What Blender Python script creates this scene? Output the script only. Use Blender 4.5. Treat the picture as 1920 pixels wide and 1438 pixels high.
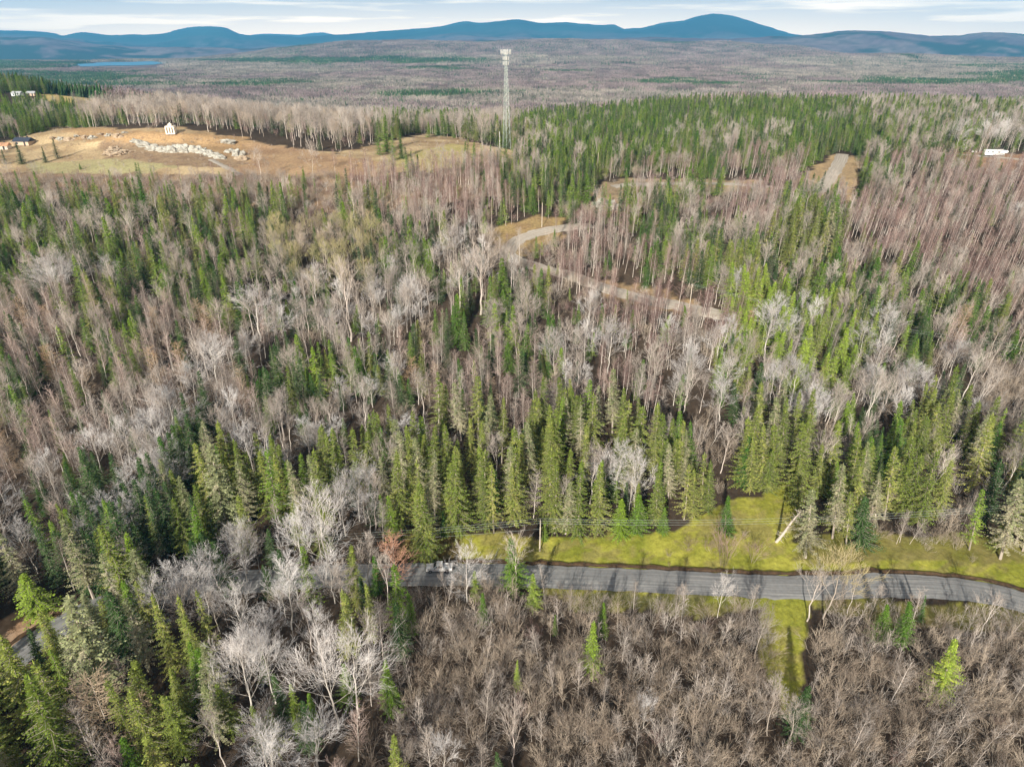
import bpy, math, random
import numpy as np
from mathutils import Vector, Matrix, noise as mnoise

# ------------------------------------------------------------------ scene, camera, sky, sun
S = bpy.context.scene
for o in list(bpy.data.objects):
    bpy.data.objects.remove(o)
C = S.collection
R = math.radians
FOC, PITCH, CAMZ = 1280.0, R(26.9), 100.0           # focal length in photo pixels, tilt below the horizontal, flying height
CP, SP = math.cos(PITCH), math.sin(PITCH)
cam_d = bpy.data.cameras.new('camera'); cam = bpy.data.objects.new('camera', cam_d); C.objects.link(cam)
cam_d.sensor_width = 36; cam_d.lens = 24.0; cam_d.clip_start = 1; cam_d.clip_end = 90000
cam.location = (0, 0, CAMZ); cam.rotation_euler = (R(90) - PITCH, 0, 0)
S.camera = cam
S.view_settings.view_transform = 'Standard'; S.view_settings.look = 'None'
S.view_settings.gamma = 1; S.view_settings.exposure = 0.64; S.view_settings.use_curve_mapping = False
SUN_EL, SUN_AZ = R(24), R(17)                      # light travels forward and this far to the right
w = bpy.data.worlds.new('World'); S.world = w; w.use_nodes = True
nt = w.node_tree; N = nt.nodes; L = nt.links
bg = N['Background']; bg.inputs['Strength'].default_value = 0.05
sky = N.new('ShaderNodeTexSky'); sky.sky_type = 'NISHITA'; sky.sun_disc = False
sky.sun_elevation = SUN_EL; sky.sun_rotation = math.pi + SUN_AZ; sky.altitude = 300; sky.air_density = 1.0; sky.dust_density = 0.6; sky.ozone_density = 1.5
tc = N.new('ShaderNodeTexCoord')
mp = N.new('ShaderNodeMapping'); mp.inputs['Scale'].default_value = (2.2, 2.2, 42); mp.inputs['Location'].default_value = (3.1, 0.4, 0.2)
cn = N.new('ShaderNodeTexNoise'); cn.inputs['Scale'].default_value = 1.6; cn.inputs['Detail'].default_value = 7; cn.inputs['Roughness'].default_value = 0.55
cr = N.new('ShaderNodeValToRGB'); cr.color_ramp.elements[0].position = 0.38; cr.color_ramp.elements[1].position = 0.64
sx = N.new('ShaderNodeSeparateXYZ')
hz = N.new('ShaderNodeMapRange'); hz.inputs['From Min'].default_value = 0.0; hz.inputs['From Max'].default_value = 0.05
hz.inputs['To Min'].default_value = 0.92; hz.inputs['To Max'].default_value = 0.30
mx = N.new('ShaderNodeMath'); mx.operation = 'MAXIMUM'
cm = N.new('ShaderNodeMix'); cm.data_type = 'RGBA'
cm.inputs[7].default_value = (72, 53, 34, 1)
L.new(tc.outputs['Generated'], mp.inputs['Vector']); L.new(mp.outputs[0], cn.inputs['Vector']); L.new(cn.outputs['Fac'], cr.inputs['Fac'])
L.new(tc.outputs['Generated'], sx.inputs[0]); L.new(sx.outputs['Z'], hz.inputs['Value'])
mul = N.new('ShaderNodeMath'); mul.operation = 'MULTIPLY'; mul.inputs[1].default_value = 1.0
L.new(cr.outputs['Color'], mul.inputs[0]); L.new(mul.outputs[0], mx.inputs[0]); L.new(hz.outputs[0], mx.inputs[1])
cut = N.new('ShaderNodeMapRange'); cut.inputs['From Min'].default_value = 0.06; cut.inputs['From Max'].default_value = 0.14
cut.inputs['To Min'].default_value = 1; cut.inputs['To Max'].default_value = 0.12
L.new(sx.outputs['Z'], cut.inputs['Value'])
m2 = N.new('ShaderNodeMath'); m2.operation = 'MULTIPLY'; L.new(mx.outputs[0], m2.inputs[0]); L.new(cut.outputs[0], m2.inputs[1])
va = N.new('ShaderNodeVectorMath'); va.operation = 'ADD'; va.inputs[1].default_value = (0, 0, .22)
vn = N.new('ShaderNodeVectorMath'); vn.operation = 'NORMALIZE'; L.new(tc.outputs['Generated'], va.inputs[0]); L.new(va.outputs[0], vn.inputs[0]); L.new(vn.outputs[0], sky.inputs[0])
L.new(m2.outputs[0], cm.inputs[0]); L.new(sky.outputs[0], cm.inputs[6]); L.new(cm.outputs[2], bg.inputs['Color'])
sun_d = bpy.data.lights.new('sun', 'SUN'); sun_d.energy = 5.0; sun_d.angle = R(0.5); sun_d.color = (1, 0.93, 0.80)
sun = bpy.data.objects.new('sun', sun_d); C.objects.link(sun)
sd = Vector((math.sin(SUN_AZ) * math.cos(SUN_EL), math.cos(SUN_AZ) * math.cos(SUN_EL), -math.sin(SUN_EL)))
sun.rotation_euler = sd.to_track_quat('-Z', 'Y').to_euler()
try:
    S.cycles.max_bounces = 5; S.cycles.diffuse_bounces = 2; S.cycles.glossy_bounces = 1; S.cycles.transmission_bounces = 2
    S.cycles.transparent_max_bounces = 4; S.cycles.volume_bounces = 0; S.cycles.use_adaptive_sampling = True
except Exception:
    pass

rng = np.random.default_rng(7); random.seed(11)

# ------------------------------------------------------------------ terrain height field
def vnoise(x, y, seed):
    xi = np.floor(x).astype(np.int64); yi = np.floor(y).astype(np.int64)
    fx = x - xi; fy = y - yi; fx = fx * fx * (3 - 2 * fx); fy = fy * fy * (3 - 2 * fy)
    def hsh(a, b):
        n = (a * 374761393 + b * 668265263 + seed * 1442695041) & 0x7fffffff
        n = ((n ^ (n >> 13)) * 1274126177) & 0x7fffffff
        n = n ^ (n >> 16)
        return (n & 0xffff) / 65535.0
    a = hsh(xi, yi); b = hsh(xi + 1, yi); c = hsh(xi, yi + 1); d = hsh(xi + 1, yi + 1)
    return (a * (1 - fx) + b * fx) * (1 - fy) + (c * (1 - fx) + d * fx) * fy
def fbm(x, y, lam, oct=4, seed=1):
    x = np.asarray(x, float) / lam; y = np.asarray(y, float) / lam
    s = 0; a = 0.5; t = 0
    for k in range(oct):
        s = s + a * (vnoise(x + 31.7 * k, y - 17.3 * k, seed + k) * 2 - 1); t += a; a *= 0.5; x = x * 2.03; y = y * 2.03
    return s / t

def slope_of(py):                                   # rise per metre forward of the sight line through photo row py
    b = (py - 719.0) / FOC
    return (-SP - b * CP) / (CP - b * SP)
def at_row(py, dist): return CAMZ + dist * slope_of(py)
NC = np.array([0, 300, 600, 960, 1300, 1600, 1920.])
near = [(-400, [-6]*7), (0, [-4]*7), (60, [-2]*7), (95, [-.4, -.2, 0, 0, 0, 0, -.2]), (112, [.3]*7), (135, [1.8]*7), (160, [5.5, 5.5, 5.5, 5, 5, 5, 5]),
        (200, [13, 13, 13, 13, 12.5, 12, 12]), (266, [27, 28, 28, 28, 26.5, 25, 25]), (330, [40, 42, 41, 39, 33, 32, 33]),
        (370, [43, 46, 44, 41, 36, 36, 38]), (430, [45, 52, 48, 41, 39, 40, 42]), (520, [45, 46, 41, 37, 40, 42, 42]),
        (600, [53, 45, 33, 33, 42, 43, 41]), (650, [57, 44, 27, 30, 42.5, 42, 38]), (720, [57, 36, 18, 15, 38, 36, 30]),
        (820, [44, 20, 3, 0, 15, 12, 8]), (1000, [8, -5, -14, -20, -15, -12, -12]), (1400, [-24, -28, -30, -34, -32, -28, -25]),
        (2200, [-40, -42, -42, -40, -38, -35, -32]), (3200, [-45, -46, -44, -36, -32, -30, -32]), (4500, [-46, -46, -30, -12, -8, -12, -25])]
cols = np.arange(0, 1921, 40.)
def sk(pts): return np.interp(cols, [p[0] for p in pts], [p[1] for p in pts])
L1 = sk([(0,122),(300,118),(420,108),(500,97),(560,90),(640,83),(720,80),(760,78),(900,81),(1000,78),(1200,80),(1400,84),(1500,88),(1600,108),(1700,113),(1800,117),(1920,122)])
L2 = sk([(0,68),(80,70),(130,80),(250,92),(420,96),(600,92),(720,86),(900,74),(1100,74),(1400,74),(1490,72),(1530,65),(1600,61),(1700,62),(1790,68),(1850,60),(1920,66)])
mcols = np.arange(0, 1921, 10.)
L3 = np.interp(mcols, *zip((0,57),(30,56.5),(60,57),(95,61),(120,68),(140,64),(155,62),(190,67),(270,68),(310,65),(330,60),(350,55.5),(380,51.5),(400,50.5),(425,51.5),(436,57),(450,63),(470,66),(560,69),(620,66),(700,62),(780,57),(830,52),(850,48),(870,44),(900,47),(940,42),(975,39),(1010,44),(1060,41),(1110,46),(1150,46),(1170,55),(1200,54),(1240,46),(1280,43),(1300,35),(1320,31),(1340,30),(1370,34),(1390,39),(1420,49),(1480,65),(1560,78),(1700,86),(1920,90)))
L4 = sk([(0,72),(430,72),(470,66),(510,64),(560,67),(600,63),(640,68),(760,74),(1920,80)])
rows = [(d, np.interp(mcols, NC, v)) for d, v in near]
up = lambda a: np.interp(mcols, cols, a)
rows += [(6200, at_row(up(L1), 6200)), (7600, np.minimum(at_row(up(L1) + 10, 7600), 30)), (10500, at_row(up(L2), 10500)),
         (13000, at_row(np.maximum(up(L2) + 4, 80), 13000)), (18500, at_row(L3, 18500)), (22000, at_row(L3 + 16, 22000)),
         (27000, at_row(up(L4), 27000)), (40000, np.full_like(mcols, -300.))]
RD = np.array([r[0] for r in rows], float); RT = np.array([r[1] for r in rows])
def pchip(xs, ys, xq):
    h = np.diff(xs)[:, None]; d = np.diff(ys, axis=0) / h
    m = np.zeros_like(ys)
    w1 = 2 * h[1:] + h[:-1]; w2 = h[1:] + 2 * h[:-1]
    same = d[1:] * d[:-1] > 0
    dd = np.where(same, (w1 + w2) / (w1 / np.where(same, d[:-1], 1) + w2 / np.where(same, d[1:], 1)), 0)
    m[1:-1] = dd; m[0] = d[0]; m[-1] = d[-1]
    i = np.clip(np.searchsorted(xs, xq) - 1, 0, len(xs) - 2)
    hh = h[i]; t = ((xq - xs[i])[:, None]) / hh
    return ((1 + 2*t) * (1-t)**2) * ys[i] + t * (1-t)**2 * hh * m[i] + t*t*(3-2*t) * ys[i+1] + t*t*(t-1) * hh * m[i+1]
fy = np.concatenate([np.linspace(-400, 700, 551), np.geomspace(705, 40000, 450)])
FT = pchip(RD, RT, fy)
k5 = np.array([1, 4, 6, 4, 1]) / 16
for _ in range(10):                                 # soften the sideways joins of the near land only
    P = np.pad(FT, ((0, 0), (2, 2)), mode='edge'); G = sum(k5[j] * P[:, j:j + FT.shape[1]] for j in range(5))
    FT = np.where((fy < 5200)[:, None], G, FT)
def colfac(y): return np.interp(y, [0, 250, 900], [1.0, 1.04, 1.12])
def H(x, y):
    x = np.asarray(x, float); y = np.asarray(y, float); x, y = np.broadcast_arrays(x, y)
    c = np.clip((960 + FOC * colfac(y) * x / np.maximum(y, 80)) / 10, 0, 191.999)
    r = np.interp(y, fy, np.arange(len(fy))); r = np.clip(r, 0, len(fy) - 1.001)
    ci = c.astype(int); ri = r.astype(int); cf = c - ci; rf = r - ri
    h = (FT[ri, ci] * (1 - cf) + FT[ri, ci + 1] * cf) * (1 - rf) + (FT[ri + 1, ci] * (1 - cf) + FT[ri + 1, ci + 1] * cf) * rf
    h = h + fbm(x, y, 45, 4, 3) * np.interp(y, [118, 150, 400, 1500], [0, .7, 1.4, 2.5])
    h = h + fbm(x, y, 420, 4, 9) * np.interp(y, [600, 1000, 3000, 6000, 9000], [0, 2, 9, 16, 26])
    h = h + fbm(x, y, 2200, 5, 21) * np.interp(y, [3500, 6000, 9000, 14000, 18500, 40000], [0, 12, 60, 110, 35, 35])
    h = h + fbm(x, y, 1100, 4, 27) * np.interp(y, [9000, 14000, 18500], [0, 80, 45])
    k = np.clip(1.6 - np.sqrt(((x + 2400) / 420)**2 + ((y - 4640) / 560)**2), 0, .35) / .35
    h = h * (1 - k) + (-49.) * k
    ky = np.clip((y - 386) / 12, 0, 1); ky = ky * ky * (3 - 2 * ky)
    h = h + 4.5 * np.exp(-((x + 196) / 48)**2) * ky * np.exp(-(np.maximum(0, y - 400) / 40)**2)
    h = h + 3.0 * np.exp(-((x + 262) / 40)**2) * np.clip((y - 405) / 12, 0, 1) * np.exp(-(np.maximum(0, y - 420) / 30)**2)
    return h
def project(x, y, z):
    d = y * CP - (z - CAMZ) * SP
    v = y * SP + (z - CAMZ) * CP
    return 960 + FOC * x / d, 719 - FOC * v / d, d
TS = np.geomspace(50, 30000, 6000)
def ground(px, py):                                 # where the sight line through a photo point meets the land
    a = (px - 960) / FOC; b = (py - 719) / FOC
    yy = CP - b * SP; zz = -SP - b * CP
    X = a / yy * TS; Z = CAMZ + zz / yy * TS
    below = Z <= H(X, TS)
    i = int(np.argmax(below)) if below.any() else len(TS) - 1
    return float(X[i]), float(TS[i]), float(H(X[i], TS[i]))
def inpoly(px, py, poly):
    r = np.zeros(np.shape(px), bool); j = len(poly) - 1
    for i in range(len(poly)):
        xi, yi = poly[i]; xj, yj = poly[j]
        if yi != yj:
            r ^= ((yi > py) != (yj > py)) & (px < (xj - xi) * (py - yi) / (yj - yi) + xi)
        j = i
    return r

# ------------------------------------------------------------------ materials
def new_mat(name, col=(.5,.5,.5), rough=.8, spec=.2, metal=0):
    m = bpy.data.materials.new(name); m.use_nodes = True
    b = m.node_tree.nodes['Principled BSDF']
    b.inputs['Base Color'].default_value = (*col, 1); b.inputs['Roughness'].default_value = rough
    b.inputs['Specular IOR Level'].default_value = spec; b.inputs['Metallic'].default_value = metal
    return m
def noisy_mat(name, c1, c2, scale=1.0, rough=.85, spec=.2, detail=5, bump=0, coord='Object', lo=.35, hi=.65, stretch=None):
    m = new_mat(name, c1, rough, spec); t = m.node_tree; b = t.nodes['Principled BSDF']
    tc = t.nodes.new('ShaderNodeTexCoord'); n = t.nodes.new('ShaderNodeTexNoise'); r = t.nodes.new('ShaderNodeValToRGB')
    n.inputs['Scale'].default_value = scale; n.inputs['Detail'].default_value = detail
    r.color_ramp.elements[0].position = lo; r.color_ramp.elements[1].position = hi
    r.color_ramp.elements[0].color = (*c1, 1); r.color_ramp.elements[1].color = (*c2, 1)
    src = tc.outputs[coord]
    if stretch:
        mp = t.nodes.new('ShaderNodeMapping'); mp.inputs['Scale'].default_value = stretch; t.links.new(src, mp.inputs[0]); src = mp.outputs[0]
    t.links.new(src, n.inputs['Vector']); t.links.new(n.outputs['Fac'], r.inputs['Fac']); t.links.new(r.outputs['Color'], b.inputs['Base Color'])
    if bump:
        bp = t.nodes.new('ShaderNodeBump'); bp.inputs['Strength'].default_value = bump; bp.inputs['Distance'].default_value = .3
        t.links.new(n.outputs['Fac'], bp.inputs['Height']); t.links.new(bp.outputs[0], b.inputs['Normal'])
    return m
def tree_mat(name, c1, c2, rough=.9, transl=0.0, attr=True):
    """per-tree random tone between c1 and c2, times the tone stored in the mesh (bud, bark and needle colour)"""
    m = new_mat(name, c1, rough, .15); t = m.node_tree; b = t.nodes['Principled BSDF']
    oi = t.nodes.new('ShaderNodeObjectInfo'); mi = t.nodes.new('ShaderNodeMix'); mi.data_type = 'RGBA'
    mi.inputs[6].default_value = (*c1, 1); mi.inputs[7].default_value = (*c2, 1)
    t.links.new(oi.outputs['Random'], mi.inputs[0]); out = mi.outputs[2]
    if attr:
        at = t.nodes.new('ShaderNodeAttribute'); at.attribute_name = 'tone'
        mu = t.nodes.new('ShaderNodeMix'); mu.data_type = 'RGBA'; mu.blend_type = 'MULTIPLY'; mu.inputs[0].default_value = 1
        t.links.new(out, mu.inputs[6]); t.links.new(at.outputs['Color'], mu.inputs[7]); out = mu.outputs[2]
    t.links.new(out, b.inputs['Base Color'])
    if transl:
        tr = t.nodes.new('ShaderNodeBsdfTranslucent'); ms = t.nodes.new('ShaderNodeMixShader'); ms.inputs[0].default_value = transl
        t.links.new(out, tr.inputs['Color']); t.links.new(b.outputs[0], ms.inputs[1]); t.links.new(tr.outputs[0], ms.inputs[2])
        t.links.new(ms.outputs[0], t.nodes['Material Output'].inputs['Surface'])
    return m
M = {}
M['nd_yellow'] = tree_mat('needles_yellow_green', (.30,.36,.075), (.15,.22,.035), transl=.2)
M['nd_green'] = tree_mat('needles_green', (.06,.18,.022), (.26,.40,.04), transl=.2)
M['nd_dark'] = tree_mat('needles_dark_green', (.05,.11,.03), (.08,.15,.045), transl=.15)
M['nd_lime'] = tree_mat('needles_lime', (.42,.56,.08), (.28,.42,.05), transl=.25)
M['nd_grey'] = tree_mat('needles_grey_green', (.34,.37,.19), (.24,.28,.12), transl=.15)
M['bark_spruce'] = tree_mat('bark_spruce', (.26,.22,.18), (.36,.32,.27), attr=False)
M['bark_pale'] = tree_mat('bark_pale', (.66,.62,.57), (.50,.46,.42), attr=False)
M['bark_grey'] = tree_mat('bark_grey', (.46,.41,.36), (.34,.29,.25), attr=False)
M['bark_white'] = tree_mat('bark_white', (.70,.64,.59), (.52,.45,.41), attr=False)
M['tw_grey'] = tree_mat('twigs_grey', (.42,.375,.345), (.27,.235,.21))
M['tw_white'] = tree_mat('twigs_white', (.60,.58,.585), (.43,.41,.41))
M['tw_pink'] = tree_mat('twigs_pink', (.40,.31,.28), (.28,.22,.195))
M['tw_red'] = tree_mat('twigs_red', (.19,.125,.12), (.29,.20,.18))
M['tw_brown'] = tree_mat('twigs_brown', (.25,.20,.16), (.44,.37,.30))
M['tw_olive'] = tree_mat('twigs_olive', (.34,.33,.15), (.36,.30,.17))
M['tw_tan'] = tree_mat('twigs_tan', (.46,.32,.20), (.42,.33,.24))
M['tw_orange'] = tree_mat('twigs_orange', (.46,.22,.14), (.42,.24,.17))

# ------------------------------------------------------------------ mesh helpers
class MB:
    def __init__(s): s.v = []; s.f = []; s.c = []; s.t = 1.0
    def add(s, v, f, tone=None):
        o = len(s.v); s.v += [tuple(p) for p in v]; s.f += [tuple(i + o for i in q) for q in f]
        tn = tone if tone is not None else (1, 1, 1); s.c += [tn] * len(v)
    def seg(s, p, q, r0, r1, n=3, tone=None):
        p = Vector(p); q = Vector(q); d = (q - p)
        if d.length < 1e-5: return
        d.normalize(); a = d.orthogonal().normalized(); b = d.cross(a)
        vs = []
        for c, r in ((p, r0), (q, r1)):
            for k in range(n):
                t = 2 * math.pi * k / n; vs.append(c + (a * math.cos(t) + b * math.sin(t)) * r)
        s.add(vs, [(k, (k + 1) % n, n + (k + 1) % n, n + k) for k in range(n)], tone)
    def tube(s, pts, rad, n=6, tone=None, cap=True):
        for i in range(len(pts) - 1): s.seg(pts[i], pts[i + 1], rad[i], rad[i + 1], n, tone)
    def box(s, c, d, rz=0, tone=None, taper=1.0):
        cx, cy, cz = c; dx, dy, dz = (k / 2 for k in d); vs = []
        for z, k in ((-dz, 1), (dz, taper)):
            for x, y in ((-dx, -dy), (dx, -dy), (dx, dy), (-dx, dy)):
                x *= k; y *= k
                vs.append((cx + x * math.cos(rz) - y * math.sin(rz), cy + x * math.sin(rz) + y * math.cos(rz), cz + z))
        s.add(vs, [(0,3,2,1),(4,5,6,7),(0,1,5,4),(1,2,6,5),(2,3,7,6),(3,0,4,7)], tone)
    def prism(s, prof, w0, w1, axis='y'):           # outline in x,z extruded along y
        n = len(prof); vs = [(x, w0, z) for x, z in prof] + [(x, w1, z) for x, z in prof]
        s.add(vs, [tuple(range(n))[::-1], tuple(range(n, 2 * n))] + [(k, (k + 1) % n, n + (k + 1) % n, n + k) for k in range(n)])
    def mesh(s, name, mats):
        me = bpy.data.meshes.new(name); me.from_pydata(s.v, [], s.f)
        a = me.color_attributes.new('tone', 'FLOAT_COLOR', 'POINT')
        c = np.ones((len(s.v), 4), np.float32); c[:, :3] = np.array(s.c, np.float32).reshape(-1, 3); a.data.foreach_set('color', c.ravel())
        for m in mats: me.materials.append(m)
        me.update(); return me
def tag(o, label=None, cat=None, group=None, kind=None):
    if label: o['label'] = label
    if cat: o['category'] = cat
    if group: o['group'] = group
    if kind: o['kind'] = kind
    return o
def link(name, me, parent=None, loc=None):
    o = bpy.data.objects.new(name, me); C.objects.link(o)
    if parent is not None: o.parent = parent
    if loc is not None: o.location = loc
    return o
def empty(name, loc, rz=0):
    o = bpy.data.objects.new(name, None); C.objects.link(o); o.location = loc; o.rotation_euler = (0, 0, rz); o.empty_display_size = .5
    return o

# ------------------------------------------------------------------ tree shapes, each (trunk mesh builder, crown mesh builder), about unit = metres
def rvec(rn, k=1.0): return Vector((rn.uniform(-k, k), rn.uniform(-k, k), rn.uniform(-k, k)))
def conifer(seed, Hh=20, Rm=3.0, bare=.08, gap=.5, nb=7, droop=.35, spray=.46, power=.85, sparse=0.0, grey=.0, rise=.0, stp=.36):
    rn = random.Random(seed); T = MB(); K = MB()
    ph = rn.random() * 6.28; lop = rn.uniform(.08, .28)
    bend = Vector((rn.uniform(-.25, .25), rn.uniform(-.25, .25), 0))
    def ax(t): return Vector((bend.x * math.sin(t * 3), bend.y * math.sin(t * 2.4), t * Hh))
    T.tube([ax(k / 8) for k in range(9)], [max(.02, .011 * Hh * (1 - k / 8.3)) for k in range(9)], 6)
    z = bare * Hh
    while z < Hh * .985:
        t = z / Hh; tt = (t - bare) / (1 - bare)
        rad = (Rm * (1 - tt) ** power * (1 - .2 * max(0, .12 - tt) / .12) + .1) * rn.uniform(.86, 1.1)
        n = max(3, int(nb * (.6 + .5 * (1 - tt))))
        a0 = rn.random() * 6.28
        for k in range(n):
            if rn.random() < sparse * (1.2 - tt): continue
            a = a0 + 6.283 * k / n + rn.uniform(-.3, .3); Lb = rad * rn.uniform(.66, 1.22) * (1 + lop * math.sin(a + ph + z * .23))
            d = Vector((math.cos(a), math.sin(a), 0)); sd_ = Vector((-d.y, d.x, 0)); p0 = ax(t) + Vector((0, 0, rn.uniform(-.2, .2)))
            steps = max(2, int(Lb / stp)); dr = droop * rn.uniform(.6, 1.4)
            def P(u): return p0 + d * (Lb * u) + Vector((0, 0, Lb * (rise + .35 * (1 - t)*0 + .25 * u * 0 - dr * u + .32 * dr * u * u * 1.8)))
            g = rn.random() < grey * (1 - tt) * 1.6
            base = rn.uniform(.75, 1.15)
            T.seg(p0, P(.85), .035, .012, 3)
            for j in range(steps + 1):
                u = (j + .45 + rn.uniform(-.2, .2)) / (steps + 1); q = P(u)
                Ls = spray * rn.uniform(.7, 1.3) * (1.15 - .5 * u)
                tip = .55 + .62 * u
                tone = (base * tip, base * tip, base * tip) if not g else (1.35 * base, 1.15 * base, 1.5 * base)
                if j == steps:
                    dirs = [d * 1.0 + Vector((0, 0, -.15))]
                else:
                    dirs = [d * .75 + sd_ * .8, d * .75 - sd_ * .8]
                    if rn.random() < .6: dirs.append(d * .35 + Vector((0, 0, -.7)) + sd_ * rn.uniform(-.4, .4))
                for dv in dirs:
                    dv = (dv + rvec(rn, .22)).normalized(); wv = dv.cross(Vector((0, 0, 1)) + rvec(rn, .5)).normalized() * (Ls * .27)
                    m = q + dv * Ls * .55 + Vector((0, 0, -.05))
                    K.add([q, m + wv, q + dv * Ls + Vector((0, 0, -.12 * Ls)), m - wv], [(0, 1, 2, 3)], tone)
        z += gap * rn.uniform(.8, 1.2) * (.65 + .5 * (1 - tt))
    K.add([ax(.97) + Vector((.12,0,0)), ax(.97) + Vector((-.06,.1,0)), ax(.97) + Vector((-.06,-.1,0)), ax(1) + Vector((0,0,.45))], [(0,1,3),(1,2,3),(2,0,3)])
    return T, K
def grow(rn, B, p, d, Ln, r, lev, maxlev, kids, curl, upb, thick, T, limb_lev):
    n = 3 if lev < 2 else 2
    pts = [p]; dd = d.copy(); q = p
    for k in range(n):
        dd = (dd + rvec(rn, curl) + Vector((0, 0, upb))).normalized(); q = q + dd * (Ln / n); pts.append(q)
    rr = [max(thick, r * (1 - .62 * k / n)) for k in range(n + 1)]
    tgt = T if lev <= limb_lev else B
    for k in range(n): tgt.seg(pts[k], pts[k + 1], rr[k], rr[k + 1], 4 if lev < 2 else 3, (1, 1, 1))
    if lev >= maxlev: return
    for k in range(kids[lev]):
        u = rn.uniform(.28, 1.0) if k else 1.0
        i = min(n - 1, int(u * n)); f = u * n - i; b = pts[i].lerp(pts[i + 1], f)
        ddir = (pts[i + 1] - pts[i]).normalized()
        side = ddir.orthogonal().normalized(); side.rotate(Matrix.Rotation(rn.random() * 6.283, 3, ddir))
        nd = (ddir * rn.uniform(.8, 1.2) + side * rn.uniform(.4, .8)).normalized()
        grow(rn, B, b, nd, Ln * rn.uniform(.42, .68), rr[i] * .5, lev + 1, maxlev, kids, curl * 1.15, upb, thick, T, limb_lev)
def broadleaf(seed, Hh=16, fork=.35, nl=9, spread=.9, kids=(0, 5, 5, 4), thick=.0135, upb=.11, curl=.10, limb=.32):
    rn = random.Random(seed); T = MB(); K = MB()
    p = Vector((0, 0, 0)); pts = [p]; nseg = 7; hh = Hh * .78
    for k in range(nseg):
        p = p + Vector((rn.uniform(-.16, .16), rn.uniform(-.16, .16), 1)) * (hh / nseg); pts.append(p)
    r0 = Hh * .011; rad = [r0 * (1 - .8 * k / nseg) for k in range(nseg + 1)]
    T.tube(pts, rad, 6)
    for k in range(nl):
        u = fork + (1 - fork) * (k + rn.random()) / nl; u = min(u, .999)
        i = min(nseg - 1, int(u * nseg)); b = pts[i].lerp(pts[i + 1], u * nseg - i)
        a = k * 2.4 + rn.uniform(-.4, .4); el = R(rn.uniform(32, 55)) + (u - fork) * .6
        d = Vector((math.cos(a) * math.cos(el) * spread, math.sin(a) * math.cos(el) * spread, math.sin(el))).normalized()
        Ln = Hh * (.38 - .16 * (u - fork) / (1 - fork)) * rn.uniform(.8, 1.1)
        grow(rn, K, b, d, Ln, rad[i] * limb, 1, 4, kids, curl, upb, thick, T, 2)
    grow(rn, K, pts[-1], Vector((0, 0, 1)), Hh * .22, rad[-1] * .7, 1, 4, kids, curl, upb, thick, T, 2)
    return T, K
def birch(seed, Hh=15, start=.42, nbr=34, ln=.14, thick=.014, kids=5, ang=(35, 62), rt=.0075, lean=0):
    rn = random.Random(seed); T = MB(); K = MB(); nseg = 7; p = Vector((0, 0, 0)); pts = [p]
    for k in range(nseg):
        p = p + Vector((rn.uniform(-.05, .05) + lean, rn.uniform(-.05, .05), 1)) * (Hh / nseg); pts.append(p)
    rad = [max(.02, Hh * rt * (1 - .85 * k / nseg)) for k in range(nseg + 1)]; T.tube(pts, rad, 5)
    for k in range(nbr):
        u = start + (1 - start) * (k + rn.random()) / nbr; u = min(u, .995); i = min(nseg - 1, int(u * nseg)); b = pts[i].lerp(pts[i + 1], u * nseg - i)
        a = k * 2.4 + rn.uniform(-.5, .5); el = R(rn.uniform(*ang)); tt = (u - start) / (1 - start)
        d = Vector((math.cos(a) * math.cos(el), math.sin(a) * math.cos(el), math.sin(el)))
        Ln = Hh * ln * (1.1 - .7 * tt) * rn.uniform(.6, 1.2) * (.6 + min(1, tt * 4) * .4)
        grow(rn, K, b, d, Ln, .035, 2, 4, (0, 0, kids, 2), .2, .05, thick, K, -1)
    return T, K
def shrub(seed, Hh=5, stems=9, spread=.75, kids=(6, 6), thick=.0125, curl=.16):
    rn = random.Random(seed); T = MB(); K = MB()
    for k in range(stems):
        a = rn.random() * 6.283; s = rn.uniform(.1, spread); b = Vector((math.cos(a), math.sin(a), 0)) * rn.uniform(0, .9)
        d = Vector((math.cos(a) * s, math.sin(a) * s, 1)).normalized()
        grow(rn, K, b, d, Hh * rn.uniform(.55, 1.0), .032, 1, 3, (0, *kids), curl, .03, thick, T, 1)
    return T, K

PROTO = {}    # key -> list of dict(trunk mesh, crown mesh, joined mesh, height)
def proto(key, gens, tm, cm):
    out = []
    for i, (T, K, hh) in enumerate(gens):
        J = MB(); J.v = T.v + K.v; o = len(T.v); J.f = T.f + [tuple(a + o for a in f) for f in K.f]; J.c = T.c + K.c
        je = J.mesh(key, [tm, cm]); n = len(T.f)
        mi = np.zeros(len(J.f), np.int32); mi[n:] = 1; je.polygons.foreach_set('material_index', mi)
        out.append(dict(t=T.mesh(key + '_trunk', [tm]), k=K.mesh(key + '_crown', [cm]), j=je, h=hh))
    PROTO[key] = out
def gens(fn, seeds, **kw): return [(*fn(s, **kw), kw['Hh']) for s in seeds]
g_tall = gens(conifer, (1, 2, 3, 4, 14, 15, 16), Hh=20, Rm=3.9, nb=8, gap=.72, bare=.07, grey=.3, sparse=.12, power=1.0) + gens(conifer, (81, 82), Hh=20, Rm=3.3, nb=7, gap=.85, bare=.18, grey=.6, sparse=.36, power=.85)
g_open = gens(conifer, (5, 6, 7), Hh=21, Rm=3.4, nb=8, gap=.7, bare=.2, sparse=.28, grey=.7, droop=.45)
g_full = gens(conifer, (8, 9, 10), Hh=12, Rm=2.9, nb=9, gap=.45, bare=.02, power=1.0, droop=.3, spray=.40, stp=.32)
g_pine = gens(conifer, (11, 12), Hh=19, Rm=3.7, nb=8, gap=.6, bare=.12, power=.72, droop=.08, spray=.48, sparse=.2, grey=.12, rise=.10)
proto('spruce_yellow', g_tall, M['bark_spruce'], M['nd_yellow'])
proto('spruce_green', g_tall[2:] + g_full[:1], M['bark_spruce'], M['nd_green'])
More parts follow.
